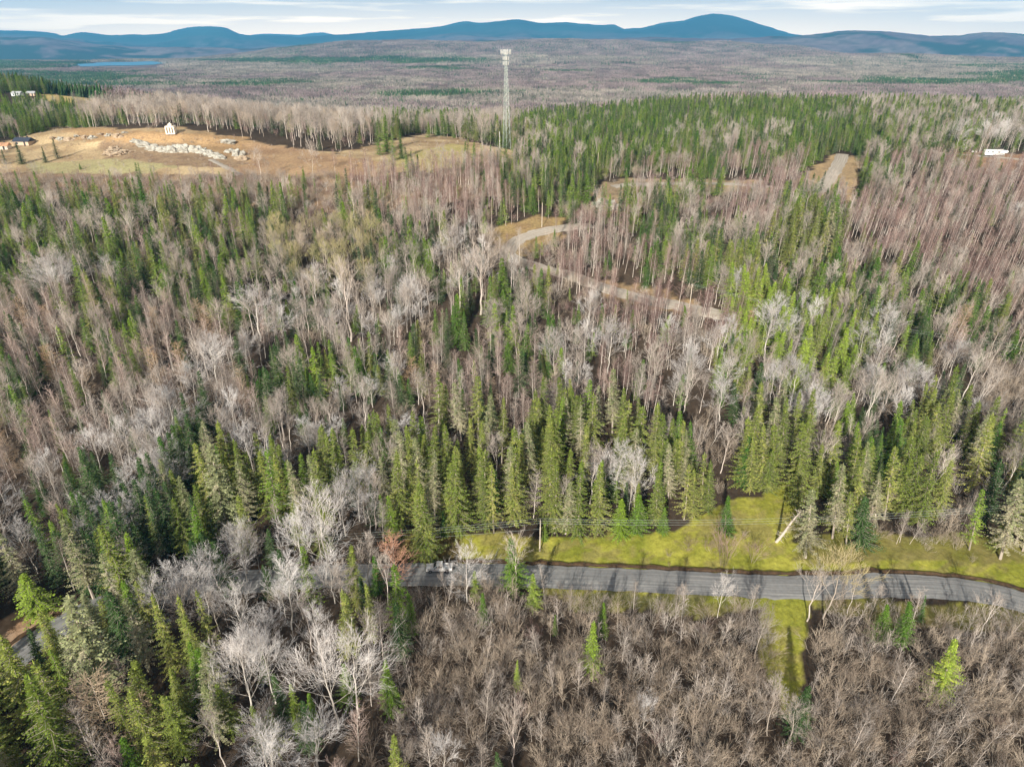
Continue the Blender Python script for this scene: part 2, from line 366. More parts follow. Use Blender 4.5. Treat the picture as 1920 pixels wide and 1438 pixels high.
proto('spruce_dark', g_tall[2:6], M['bark_spruce'], M['nd_dark'])
proto('spruce_grey', g_open, M['bark_grey'], M['nd_grey'])
proto('fir_green', g_full, M['bark_spruce'], M['nd_green'])
proto('fir_lime', g_full + g_tall[:1], M['bark_spruce'], M['nd_lime'])
proto('fir_dark', g_full[:2], M['bark_spruce'], M['nd_dark'])
proto('pine_pale', g_pine, M['bark_grey'], M['nd_grey'])
proto('pine_yellow', g_pine, M['bark_grey'], M['nd_yellow'])
g_bl = gens(broadleaf, (21, 22, 23, 28), Hh=16) + gens(broadleaf, (24, 25), Hh=16, fork=.2, spread=1.2, nl=12)
g_dome = gens(broadleaf, (71, 72, 73, 74), Hh=15, fork=.3, nl=11, spread=1.0, kids=(0, 5, 6, 4), thick=.0105, upb=.07, curl=.09, limb=.27)
g_nar = gens(broadleaf, (26, 27), Hh=17, fork=.5, spread=.6, nl=8, kids=(0, 4, 4, 4))
proto('aspen_white', g_dome, M['bark_pale'], M['tw_white'])
proto('aspen_narrow', g_nar, M['bark_white'], M['tw_grey'])
proto('maple_grey', g_bl[:4], M['bark_grey'], M['tw_grey'])
proto('maple_brown', g_bl[1:5], M['bark_grey'], M['tw_brown'])
proto('maple_olive', g_bl[:3], M['bark_grey'], M['tw_olive'])
proto('tree_orange', gens(birch, (41,), Hh=10, start=.12, nbr=50, ln=.24, kids=6), M['bark_grey'], M['tw_orange'])
g_bi = gens(birch, (31, 32, 33, 34), Hh=15)
g_fu = gens(birch, (35, 36, 37), Hh=14, start=.2, nbr=44, ln=.2, ang=(40, 68))
proto('birch_red', g_bi, M['bark_white'], M['tw_red'])
proto('birch_pink', g_fu, M['bark_pale'], M['tw_pink'])
proto('birch_grey', g_fu, M['bark_white'], M['tw_grey'])
proto('larch_tan', gens(birch, (38, 39), Hh=17, start=.12, nbr=90, ln=.17, kids=5, ang=(5, 35)), M['bark_grey'], M['tw_tan'])
g_sh = gens(shrub, (51, 52, 53, 54), Hh=5)
proto('shrub_brown', g_sh, M['bark_grey'], M['tw_brown'])
proto('shrub_grey', g_sh[1:], M['bark_pale'], M['tw_grey'])
proto('shrub_red', g_sh[:2], M['tw_brown'], M['tw_red'])
g_sap = gens(birch, (61, 62, 63), Hh=7.5, start=.2, nbr=20, ln=.22, kids=4, ang=(50, 72), rt=.0055)
proto('sapling_pale', g_sap, M['bark_white'], M['tw_grey'])
proto('sapling_brown', g_sap, M['bark_grey'], M['tw_brown'])
FAM = {}
for k in PROTO:
    FAM[k] = 'conifer' if k.split('_')[0] in ('spruce', 'fir', 'pine') else 'broadleaf' if k.split('_')[0] in ('aspen', 'maple', 'tree') else 'birch' if k.split('_')[0] in ('birch', 'larch') else 'shrub'

# ------------------------------------------------------------------ photo-space map of what grows where (looked up at mid crown), 80 x 60 pixel cells from row 180
GRID = ["C C B B B B B B B M M B C C C C C C C C M M M M",
        "B B B B B B B B B M B M M C C C M M C C C M M A",
        "T T T T T T T T R R R R M C M R C R R C M R R R",
        "M M M M M M M T M R R R C T M M T R M M R R R R",
        "M M M M M M Y Y Y M A T T R R M M M S S R R R R",
        "M A M M M M M Y Y A A A T R R R M S M M M M R R",
        "P P M P P M A A A A A M M T R R R L L M M M M R",
        "P P M P P P A A A A M M M A R R R L L L A M P M",
        "M P P P A P M M M M P P M A R R A M L L A A A G",
        "M P P P A P P A A A P P P P R R A M A A A A A G",
        "P P P A D A A A A G S S S S S G G S S G M S S M",
        "P P A A D S A S S S S S S S S S S S S S M S G S",
        "A A D D S S S S A S S S S S A S S S S S S S G D",
        "A M D D S S S A A S S S S S S S S S M M S G G S",
        "A M M D D A A A M A S S S S S S S S M M S G G S",
        "S S S S A A A M A G G G G G G G G G G G G G G G",
        "S S S M M A A A M G G G G G G G G G G G G G G G",
        "M S S S M A A A A G G G G G G G G G G G G G G G",
        "S S P S S A A A A G G G G G G G G G G G G G G G",
        "S S P S S M M A A G G G G G G G G G A G G G G G",
        "S S P S S A A A M A A A G G G G G G G G G G G G"]
GRID = [r.replace(" ", "") for r in GRID]
# letter -> (probability that a 2.2 m cell holds a plant, [(kind, weight, height lo, height hi)])
MIX = {
 'S': (.30, [('spruce_yellow',.54,10,21),('spruce_grey',.14,13,20),('spruce_green',.12,8,17),('aspen_narrow',.06,10,15),('birch_grey',.06,8,14),('shrub_brown',.08,2,4)]),
 'C': (.40, [('spruce_green',.52,8,15),('spruce_dark',.14,9,16),('fir_green',.20,5,11),('spruce_yellow',.08,8,12),('maple_grey',.02,8,12),('birch_red',.04,7,11)]),
 'D': (.30, [('spruce_dark',.58,12,19),('fir_dark',.12,7,12),('spruce_green',.16,10,16),('aspen_white',.14,9,13)]),
 'M': (.38, [('spruce_green',.26,9,17),('spruce_dark',.17,8,16),('spruce_yellow',.12,9,16),('fir_green',.06,5,10),('maple_grey',.09,9,14),('aspen_narrow',.05,10,14),('birch_pink',.10,8,13),('shrub_brown',.15,2,5)]),
 'A': (.27, [('aspen_white',.19,8,14),('aspen_narrow',.19,10,15),('birch_grey',.16,9,14),('maple_grey',.06,8,13),('shrub_brown',.14,2,5),('spruce_green',.10,6,12),('spruce_dark',.16,7,13)]),
 'P': (.34, [('birch_pink',.44,9,13),('birch_grey',.12,9,13),('aspen_narrow',.07,9,14),('shrub_brown',.16,2,5),('larch_tan',.04,10,14),('spruce_green',.10,6,12),('spruce_dark',.07,7,13)]),
 'R': (.46, [('birch_red',.55,8,14),('birch_grey',.12,9,14),('birch_pink',.06,8,13),('shrub_brown',.13,2,5),('spruce_green',.08,5,11),('maple_grey',.02,9,12),('shrub_red',.04,2,4)]),
 'B': (.19, [('maple_grey',.22,10,15),('maple_brown',.22,8,13),('aspen_narrow',.18,10,15),('birch_red',.14,8,12),('spruce_dark',.10,7,12),('spruce_green',.08,7,12),('shrub_red',.06,2,4)]),
 'T': (.40, [('shrub_brown',.44,2,4.5),('shrub_red',.18,1.5,3.5),('birch_red',.14,5,9),('maple_grey',.03,6,9),('shrub_grey',.15,2,4),('spruce_green',.06,4,9)]),
 'Y': (.32, [('maple_olive',.32,8,13),('maple_brown',.14,8,12),('maple_grey',.10,8,13),('spruce_dark',.20,8,14),('spruce_yellow',.14,8,14),('shrub_brown',.10,2,5)]),
 'L': (.34, [('fir_lime',.46,9,16),('spruce_yellow',.18,9,16),('aspen_white',.06,9,13),('birch_grey',.14,9,13),('spruce_green',.16,8,14)]),  # lime needle colour carries the glare over this patch of conifers
 'G': (.80, [('shrub_brown',.50,2.2,4.4),('shrub_grey',.16,2.2,4.4),('sapling_pale',.15,4.5,8.5),('sapling_brown',.13,4,7.5),('birch_grey',.04,6,10),('shrub_red',.02,2,3)]),
}
OPEN = [
 [(838,1064),(826,1015),(905,1003),(1000,1000),(1130,1006),(1250,1002),(1330,955),(1385,925),(1475,925),(1495,1010),(1530,1038),(1640,1022),(1700,1026),(1850,1036),(1920,1044),(2100,1075),(2100,1150),(1900,1112),(1800,1092),(1530,1088),(1300,1080)],
 [(1000,1100),(1130,1105),(1530,1112),(1900,1135),(2000,1160),(2000,1190),(1920,1185),(1700,1160),(1560,1140),(1500,1145),(1425,1156),(1300,1152),(1060,1140)],
 [(1420,1105),(1528,1108),(1512,1180),(1514,1360),(1470,1345),(1436,1245),(1424,1170)],
 [(-60,340),(-60,290),(60,252),(100,240),(330,240),(450,258),(560,280),(640,286),(690,272),(745,262),(765,254),(800,252),(870,262),(950,280),(1010,302),(960,312),(860,318),(800,332),(700,338),(600,332),(480,330),(250,338)],
 [(85,176),(270,190),(320,216),(140,212),(100,202)],
 [(-20,176),(100,178),(125,202),(-20,200)],
 [(-30,1165),(50,1128),(118,1150),(140,1200),(60,1270),(-30,1300)],
 [(925,432),(1000,408),(1052,410),(1066,445),(1030,458),(960,486),(935,456)],
 [(1118,525),(1200,540),(1300,560),(1310,592),(1200,582),(1120,558)],
 [(1120,345),(1180,334),(1430,337),(1440,364),(1300,362),(1230,358),(1170,366),(1160,402),(1100,398)],
 [(1480,350),(1556,292),(1608,296),(1614,395),(1530,378)],
 [(1760,284),(1960,290),(1960,330),(1850,328),(1750,300)],
]
# roads: centre line in photo points, width in metres
def line_pts(pp): return [ground(*p) for p in pp]
ROADS = {
 'paved_road': ([(2060,1178),(1980,1148),(1920,1130),(1850,1113),(1750,1101),(1640,1099),(1530,1102),(1400,1099),(1300,1094),(1150,1087),(1000,1081),(880,1078),(760,1078),(600,1082),(450,1093),(300,1112),(190,1138),(115,1176),(40,1226),(-40,1290),(-120,1370)], 6.6),
 'gravel_road': ([(1400,596),(1340,590),(1280,577),(1200,560),(1130,540),(1070,518),(1000,500),(958,482),(962,458),(1000,440),(1045,430),(1075,426),(1110,424)], 6.05),
 'ridge_lane': ([(1150,352),(1180,347),(1290,345),(1380,346),(1450,352),(1530,358)], 4.5),
 'gravel_drive': ([(1530,362),(1548,345),(1562,325),(1574,305),(1580,290)], 7.0),
 'camp_track': ([(1720,286),(1780,289),(1850,294),(1920,300),(1990,306)], 4.0),
 'hill_track': ([(395,300),(415,310),(438,322),(450,330)], 3.0),
}
def smooth(pts, step=1.5):
    P = np.array(pts)[:, :2]; out = []
    for i in range(len(P) - 1):
        p0 = P[max(0, i - 1)]; p1 = P[i]; p2 = P[i + 1]; p3 = P[min(len(P) - 1, i + 2)]
        n = max(2, int(np.linalg.norm(p2 - p1) / step))
        for k in range(n):
            t = k / n
            out.append(.5 * ((2 * p1) + (-p0 + p2) * t + (2*p0 - 5*p1 + 4*p2 - p3) * t*t + (-p0 + 3*p1 - 3*p2 + p3) * t**3))
    out.append(P[-1]); return np.array(out)
ROADC = {k: (smooth(line_pts(p)), wd) for k, (p, wd) in ROADS.items()}
def near_road(x, y, extra=1.0):
    hit = np.zeros(len(x), bool)
    for c, wd in ROADC.values():
        lo = c.min(0) - 8; hi = c.max(0) + 8
        idx = np.nonzero((x > lo[0]) & (x < hi[0]) & (y > lo[1]) & (y < hi[1]))[0]
        if wd > 6.3:
            cw = np.where((c[:, 0] > -27) | (c[:, 0] < -84), wd / 2 + extra, wd / 2 - 1.2)
        elif wd > 6:
            cpx, cpy, _ = project(c[:, 0], c[:, 1], H(c[:, 0], c[:, 1])); cw = np.where(((cpx > 1120) & (cpx < 1285)) | ((cpy < 466) & (cpx < 1062)), wd / 2 + .8, 1.0)
        else: cw = np.full(len(c), wd / 2 + .2)
        for s in range(0, len(idx), 4000):
            q = idx[s:s + 4000]; d = np.min(((x[q, None] - c[None, :, 0])**2 + (y[q, None] - c[None, :, 1])**2) / cw[None, :]**2, axis=1)
            hit[q] |= d < 1
    return hit

# ------------------------------------------------------------------ ground sheet
ys = np.concatenate([np.linspace(-400, 40, 30), np.arange(45, 135, .9), np.arange(135, 480, 1.7), np.geomspace(481, 28000, 330)])
us = np.linspace(-1, 1, 521)
YY, UU = np.meshgrid(ys, us, indexing='ij')
XX = UU * (np.maximum(YY, 0) * 1.15 + 140)
ZZ = H(XX, YY)
nr, nc = YY.shape
co = np.stack([XX, YY, ZZ], -1).reshape(-1, 3).astype(np.float32)
ii = (np.arange(nr - 1)[:, None] * nc + np.arange(nc - 1)[None, :]).ravel()
quads = np.stack([ii, ii + 1, ii + nc + 1, ii + nc], -1).astype(np.int32)
me = bpy.data.meshes.new('ground'); me.vertices.add(len(co)); me.vertices.foreach_set('co', co.ravel())
me.loops.add(quads.size); me.loops.foreach_set('vertex_index', quads.ravel()); me.polygons.add(len(quads))
me.polygons.foreach_set('loop_start', np.arange(0, quads.size, 4, dtype=np.int32)); me.polygons.foreach_set('loop_total', np.full(len(quads), 4, np.int32))
me.update(); me.polygons.foreach_set('use_smooth', np.ones(len(quads), bool))
x_, y_, z_ = co.T.astype(float)
pxg, pyg, dg = project(x_, y_, z_)
jx = fbm(x_, y_, 9, 4, 5) * 26 ; jy = fbm(x_, y_, 9, 4, 6) * np.interp(y_, [60, 130, 300], [26, 24, 6])
front = (y_ > 40)
litter = np.array([.030, .023, .018]); litter2 = np.array([.085, .062, .045])  # leaf litter, darkened to deepen the shade between the trees
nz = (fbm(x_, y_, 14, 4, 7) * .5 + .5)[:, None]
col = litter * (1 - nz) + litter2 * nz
def paint(mask, c1, c2, lam=8, seed=4, k=1.0):
    global col
    m = (mask & front).astype(float)[:, None] * k
    q = np.clip(fbm(x_, y_, lam, 4, seed) * .9 + .5, 0, 1)[:, None]
    col = col * (1 - m) + m * (np.array(c1) * (1 - q) + np.array(c2) * q)
pj, qj = pxg + jx, pyg + jy
for i in (0, 1, 2): paint(inpoly(pj, qj, OPEN[i]), (.20, .22, .030), (.40, .385, .07), 4)
paint(inpoly(pj, qj, [(1330,950),(1490,900),(1500,1000),(1300,1000)]), (.20,.21,.03), (.32,.31,.06), 4)
straw = fbm(x_, y_, 2.2, 4, 71) + fbm(x_, y_, 18, 3, 72) * .8
for i in (0, 1, 2): paint(inpoly(pj, qj, OPEN[i]) & (straw > .12), (.30,.25,.10), (.22,.18,.08), 2, 73, .55)
paint(inpoly(pj, qj, [(1500,1000),(1600,985),(1700,1000),(1920,1015),(1920,1060),(1500,1050)]), (.17,.17,.035), (.22,.19,.07), 3)
paint(inpoly(pj, qj, [(740,1066),(760,1000),(860,1000),(860,1066)]), (.22,.16,.05), (.10,.08,.04), 3)
paint(inpoly(pj, qj, [(1100,1108),(1330,1118),(1330,1150),(1060,1140)]), (.20,.20,.04), (.16,.15,.06), 3)
paint(inpoly(pj, qj, [(1520,1108),(1920,1140),(1920,1190),(1560,1160)]), (.19,.19,.04), (.17,.14,.06), 3)
paint(inpoly(pj, qj, OPEN[3]), (.52, .40, .24), (.27, .19, .11), 11)
paint(inpoly(pj, qj, [(180,262),(460,262),(480,318),(300,312),(190,298)]), (.33,.24,.15), (.22,.15,.10), 4)
paint(inpoly(pj, qj, [(60,305),(240,298),(330,312),(250,330),(60,330)]), (.40,.37,.19), (.34,.29,.16), 8)
paint(inpoly(pj, qj, [(450,262),(700,300),(720,335),(450,335)]), (.42,.29,.17), (.28,.18,.11), 9)
paint(inpoly(pj, qj, [(0,325),(700,330),(1000,300),(1000,360),(700,400),(0,370)]), (.30,.21,.13), (.19,.13,.09), 9)
paint(inpoly(pj, qj, [(120,238),(460,255),(450,300),(330,270),(140,262)]), (.42,.28,.15), (.30,.20,.11), 7)
paint(inpoly(pj, qj, [(700,300),(770,285),(860,268),(900,300),(790,325)]), (.48,.38,.20), (.36,.32,.12), 10)
paint(inpoly(pj, qj, OPEN[4]), (.55,.42,.18), (.45,.36,.14), 30)
paint(inpoly(pj, qj, OPEN[6]), (.30,.19,.12), (.45,.32,.22), 1.6)
paint(inpoly(pj, qj, OPEN[7]), (.33,.25,.11), (.24,.16,.09), 3)
paint(inpoly(pj, qj, OPEN[8]), (.34,.24,.13), (.24,.17,.10), 3)
paint(inpoly(pj, qj, OPEN[9]), (.38,.29,.18), (.22,.165,.11), 4)
paint(inpoly(pj, qj, OPEN[10]), (.40,.29,.16), (.26,.19,.12), 4)
paint(inpoly(pj, qj, OPEN[11]), (.33,.20,.12), (.24,.15,.10), 6)
paint(inpoly(pj, qj, [(1395,540),(1425,540),(1425,600),(1390,600)]), (.55,.38,.2), (.5,.34,.2), 6)
# far land: bare woods in purple grey, darker evergreen patches, mountains with some haze blue mixed into their green
far = np.clip((y_ - 700) / 300, 0, 1)[:, None]
n1 = np.clip(fbm(x_, y_, 700, 5, 30) * 1.4 + .5, 0, 1)[:, None]; n2 = np.clip(fbm(x_, y_, 90, 3, 31) * 1.2 + .5, 0, 1)[:, None]
fc = (np.array([.15,.105,.12]) * (1 - n1) + np.array([.20,.165,.16]) * n1) * (.75 + .5 * n2)
def ever_far(x, y):                                 # share of evergreens in the far woods
    px, py, _ = project(x, y, H(x, y))
    e = fbm(x, y * .8, 900, 5, 33) * 1.3 - .24
    e = np.maximum(e, .75 - np.abs(py - 116) / 9 - np.maximum(0, np.abs(px - 620) - 190) / 160)   # dark band on the left
    e = np.maximum(e, .5 - np.abs(py - 182) / 10 - np.maximum(0, np.abs(px - 860) - 120) / 90)
    e = np.maximum(e, .38 + fbm(x, y, 500, 3, 35) * .9 - np.maximum(0, 92 - py) / 30 - np.maximum(0, px - 160) / 190)
    e = np.maximum(e, .35 - np.abs(py - 127) / 5 - np.maximum(0, 1830 - px) / 90)
    e = e + fbm(x, y, 260, 4, 36) * .75 + .0
    return np.clip(e * 4, 0, 1)
ev = ever_far(x_, y_)[:, None]
fc = fc * (1 - ev) + ev * np.array([.03, .05, .034])
mt = np.clip((y_ - 13500) / 2500, 0, 1)[:, None]
fc = fc * (1 - mt) + mt * (np.array([.022,.060,.055]) * (.55 + .9 * np.clip(fbm(x_, y_, 1300, 4, 37)[:, None] * 1.3 + .5, 0, 1)))
col = col * (1 - far) + fc * far
ca = me.color_attributes.new('land', 'FLOAT_COLOR', 'POINT')
c4 = np.ones((len(co), 4), np.float32); c4[:, :3] = col; ca.data.foreach_set('color', c4.ravel())
gm = new_mat('land', rough=.95, spec=.1); t = gm.node_tree; b = t.nodes['Principled BSDF']
at = t.nodes.new('ShaderNodeAttribute'); at.attribute_name = 'land'
tcg = t.nodes.new('ShaderNodeTexCoord'); nn = t.nodes.new('ShaderNodeTexNoise'); nn.inputs['Scale'].default_value = .9; nn.inputs['Detail'].default_value = 8; nn.inputs['Roughness'].default_value = .7
mr = t.nodes.new('ShaderNodeMapRange'); mr.inputs['From Min'].default_value = .3; mr.inputs['From Max'].default_value = .7; mr.inputs['To Min'].default_value = .62; mr.inputs['To Max'].default_value = 1.38
vm = t.nodes.new('ShaderNodeVectorMath'); vm.operation = 'SCALE'
t.links.new(tcg.outputs['Object'], nn.inputs['Vector']); t.links.new(nn.outputs['Fac'], mr.inputs['Value']); t.links.new(at.outputs['Color'], vm.inputs[0]); t.links.new(mr.outputs[0], vm.inputs['Scale'])
t.links.new(vm.outputs[0], b.inputs['Base Color'])
bp = t.nodes.new('ShaderNodeBump'); bp.inputs['Strength'].default_value = .5; bp.inputs['Distance'].default_value = .35; t.links.new(nn.outputs['Fac'], bp.inputs['Height']); t.links.new(bp.outputs[0], b.inputs['Normal'])
me.materials.append(gm)
tag(link('ground', me), 'rolling land from the roadside field to the blue mountains', None, None, 'structure')

# roads
def strip(name, c, offs, zlift, mat, kind='structure', wob=0, label=None):
    mb = MB(); d = np.gradient(c, axis=0); d /= np.linalg.norm(d, axis=1)[:, None]; nrm = np.stack([-d[:, 1], d[:, 0]], -1)
    k = len(offs); vs = []
    rn = np.random.default_rng(len(c))
    for i in range(len(c)):
        for j, (of, dz) in enumerate(zip(offs, zlift)):
            w_ = of + (rn.normal() * wob if j in (0, k - 1) else 0)
            q = c[i] + nrm[i] * w_; vs.append((q[0], q[1], float(HQ(q[0], q[1])) + dz))
    fs = [(i * k + j, i * k + j + 1, (i + 1) * k + j + 1, (i + 1) * k + j) for i in range(len(c) - 1) for j in range(k - 1)]
    mb.add(vs, fs); me = mb.mesh(name, [mat]); me.uv_layers.new(name='UVMap')
    uv = me.uv_layers[0].data
    li = np.zeros(len(me.loops), np.int32); me.loops.foreach_get('vertex_index', li)
    arr = np.zeros((len(li), 2), np.float32); arr[:, 0] = np.array(offs)[li % k]; arr[:, 1] = (li // k) * 1.5
    uv.foreach_set('uv', arr.ravel())
    return tag(link(name, me), label, None, None, kind)
HQ = H
def road_mat(name, c1, c2, c3):
    m = new_mat(name, c1, .85, .25); t = m.node_tree; b = t.nodes['Principled BSDF']
    uv = t.nodes.new('ShaderNodeUVMap'); mp = t.nodes.new('ShaderNodeMapping'); mp.inputs['Scale'].default_value = (2.2, .05, 1)
    n = t.nodes.new('ShaderNodeTexNoise'); n.inputs['Scale'].default_value = 1; n.inputs['Detail'].default_value = 5
    r = t.nodes.new('ShaderNodeValToRGB'); e = r.color_ramp.elements; e[0].position = .35; e[0].color = (*c1, 1); e[1].position = .68; e[1].color = (*c3, 1)
    x = e.new(.52); x.color = (*c2, 1)
    n2 = t.nodes.new('ShaderNodeTexNoise'); n2.inputs['Scale'].default_value = 1.5; n2.inputs['Detail'].default_value = 8
    mi = t.nodes.new('ShaderNodeMapRange'); mi.inputs['To Min'].default_value = .75; mi.inputs['To Max'].default_value = 1.25
    vs = t.nodes.new('ShaderNodeVectorMath'); vs.operation = 'SCALE'
    t.links.new(uv.outputs[0], mp.inputs[0]); t.links.new(mp.outputs[0], n.inputs['Vector']); t.links.new(n.outputs['Fac'], r.inputs['Fac'])
    t.links.new(uv.outputs[0], n2.inputs['Vector']); t.links.new(n2.outputs['Fac'], mi.inputs['Value'])
    t.links.new(r.outputs['Color'], vs.inputs[0]); t.links.new(mi.outputs[0], vs.inputs['Scale']); t.links.new(vs.outputs[0], b.inputs['Base Color'])
    return m
RM = {'paved_road': road_mat('road_surface', (.17,.172,.175), (.23,.232,.235), (.31,.305,.295)), 'gravel_road': road_mat('gravel', (.30,.26,.22), (.38,.34,.29), (.46,.42,.37))}
for k, (c, wd) in ROADC.items():
    h2 = wd / 2
    strip(k, c, [-h2, -h2 * .6, -h2 * .2, h2 * .2, h2 * .6, h2], [.10, .22, .26, .26, .22, .10], RM.get(k, RM['gravel_road']), wob=.12 if k == 'paved_road' else .3,
          label={'paved_road': 'grey paved road crossing in front of the tall spruces'}.get(k, 'pale gravel lane through the woods'))
c = ROADC['paved_road'][0]
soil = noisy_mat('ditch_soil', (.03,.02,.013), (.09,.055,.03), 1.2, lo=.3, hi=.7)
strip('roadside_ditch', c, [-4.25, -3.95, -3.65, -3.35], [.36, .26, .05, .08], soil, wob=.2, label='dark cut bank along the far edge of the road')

# lake far to the left
mb = MB(); rn = random.Random(3)
mb.add([(-2400 + 262 * math.cos(a * math.pi / 20) * (1 + .18 * math.sin(a * .9)), 4640 + 390 * math.sin(a * math.pi / 20) * (1 + .15 * math.sin(a * 1.3)), -47.2) for a in range(40)], [tuple(range(40))])
tag(link('lake', mb.mesh('lake', [new_mat('lake_water', (.03,.28,.5), .4, .4)])), 'blue lake in the far valley', None, None, 'structure')  # reflected sky is put into the water's base blue

# ------------------------------------------------------------------ scatter list: every tree as (kind, x, y, z, height, variant, yaw, lean x, lean y)
TREES = []          # dicts
def lookup(px, py, jit):
    cxi = np.clip(((px + jit[0]) / 80).astype(int), 0, 23); ryi = np.clip(((py + jit[1] - 180) / 60).astype(int), 0, len(GRID) - 1)
    g = np.array([[ord(c) for c in r] for r in GRID]); return g[ryi, cxi]
sp = 2.2
gy = np.arange(34, 700, sp); gx = np.arange(-640, 640, sp)
GX, GY = np.meshgrid(gx, gy); GX = GX.ravel(); GY = GY.ravel()
keep = np.abs(GX) < GY * .80 + 62
GX = GX[keep]; GY = GY[keep]
GX = GX + rng.uniform(-.9, .9, len(GX)); GY = GY + rng.uniform(-.9, .9, len(GY)); GZ = H(GX, GY)
bx, by, _ = project(GX, GY, GZ); mxp, myp, dm = project(GX, GY, GZ + 6)
jit = (fbm(GX, GY, 16, 2, 40) * 55 + rng.normal(0, 14, len(GX)), fbm(GX, GY, 16, 2, 41) * 38 * 1.0)
let = lookup(mxp, myp, jit)
opened = near_road(GX, GY, 1.4)
for i, pl in enumerate(OPEN): opened |= inpoly(bx + jit[0] * .15, by + jit[1] * .05, pl)
clump = fbm(GX, GY, 7, 2, 50)
u1 = rng.random(len(GX)); u2 = rng.random(len(GX)); u3 = rng.random(len(GX))
far_k = np.interp(GY, [60, 250, 450, 700], [1, 1, .8, .6])
right = np.clip((bx - 1000) / 600, 0, 1)
hay = inpoly(bx, by, OPEN[3]) | inpoly(bx, by, OPEN[9]) | inpoly(bx, by, OPEN[11])
verge = inpoly(bx, by, OPEN[0]) | inpoly(bx, by, OPEN[1])
onroad = near_road(GX, GY, .8)
LOW = [('shrub_brown',.5,.5,1.6),('shrub_red',.3,.4,1.3),('shrub_grey',.2,.5,1.5)]
for i in np.nonzero(~opened | ((hay | verge) & ~onroad))[0]:
    p, lst = MIX[chr(let[i])]
    if opened[i]: p, lst = (.12 * (1 + 1.5 * clump[i]) if hay[i] else .035), LOW
    if by[i] < 250 and let[i] == ord('M'): pass
    if let[i] == ord('A') and by[i] > 950: p *= .62
    if u1[i] > p * far_k[i] * (1 + .5 * clump[i]): continue
    acc = 0; s = u2[i]
    for kind, wgt, h0, h1 in lst:
        acc += wgt
        if s < acc: break
    hgt = h0 + (h1 - h0) * (u3[i] ** .8)
    n = len(PROTO[kind])
    lx = random.gauss(0, .035); ly = random.gauss(0, .035)
    if FAM[kind] in ('birch', 'shrub') or kind == 'aspen_narrow': lx += right[i] * .13 * (1 if by[i] > 500 else .7)
    if FAM[kind] == 'conifer' and 760 < by[i] < 1060 and bx[i] > 1100: lx -= .09 * min(1, (bx[i] - 1100) / 300)
    if let[i] == ord('G'): lx += random.gauss(0, .1); ly += random.gauss(0, .1)
    TREES.append(dict(k=kind, x=GX[i], y=GY[i], z=GZ[i] - .15, h=hgt, v=random.randrange(n), yaw=random.random() * 6.283, lx=lx, ly=ly, w=random.uniform(.95, 1.45) if FAM[kind] == 'conifer' else random.uniform(.85, 1.15), hand=None, bx=bx[i], by=by[i]))
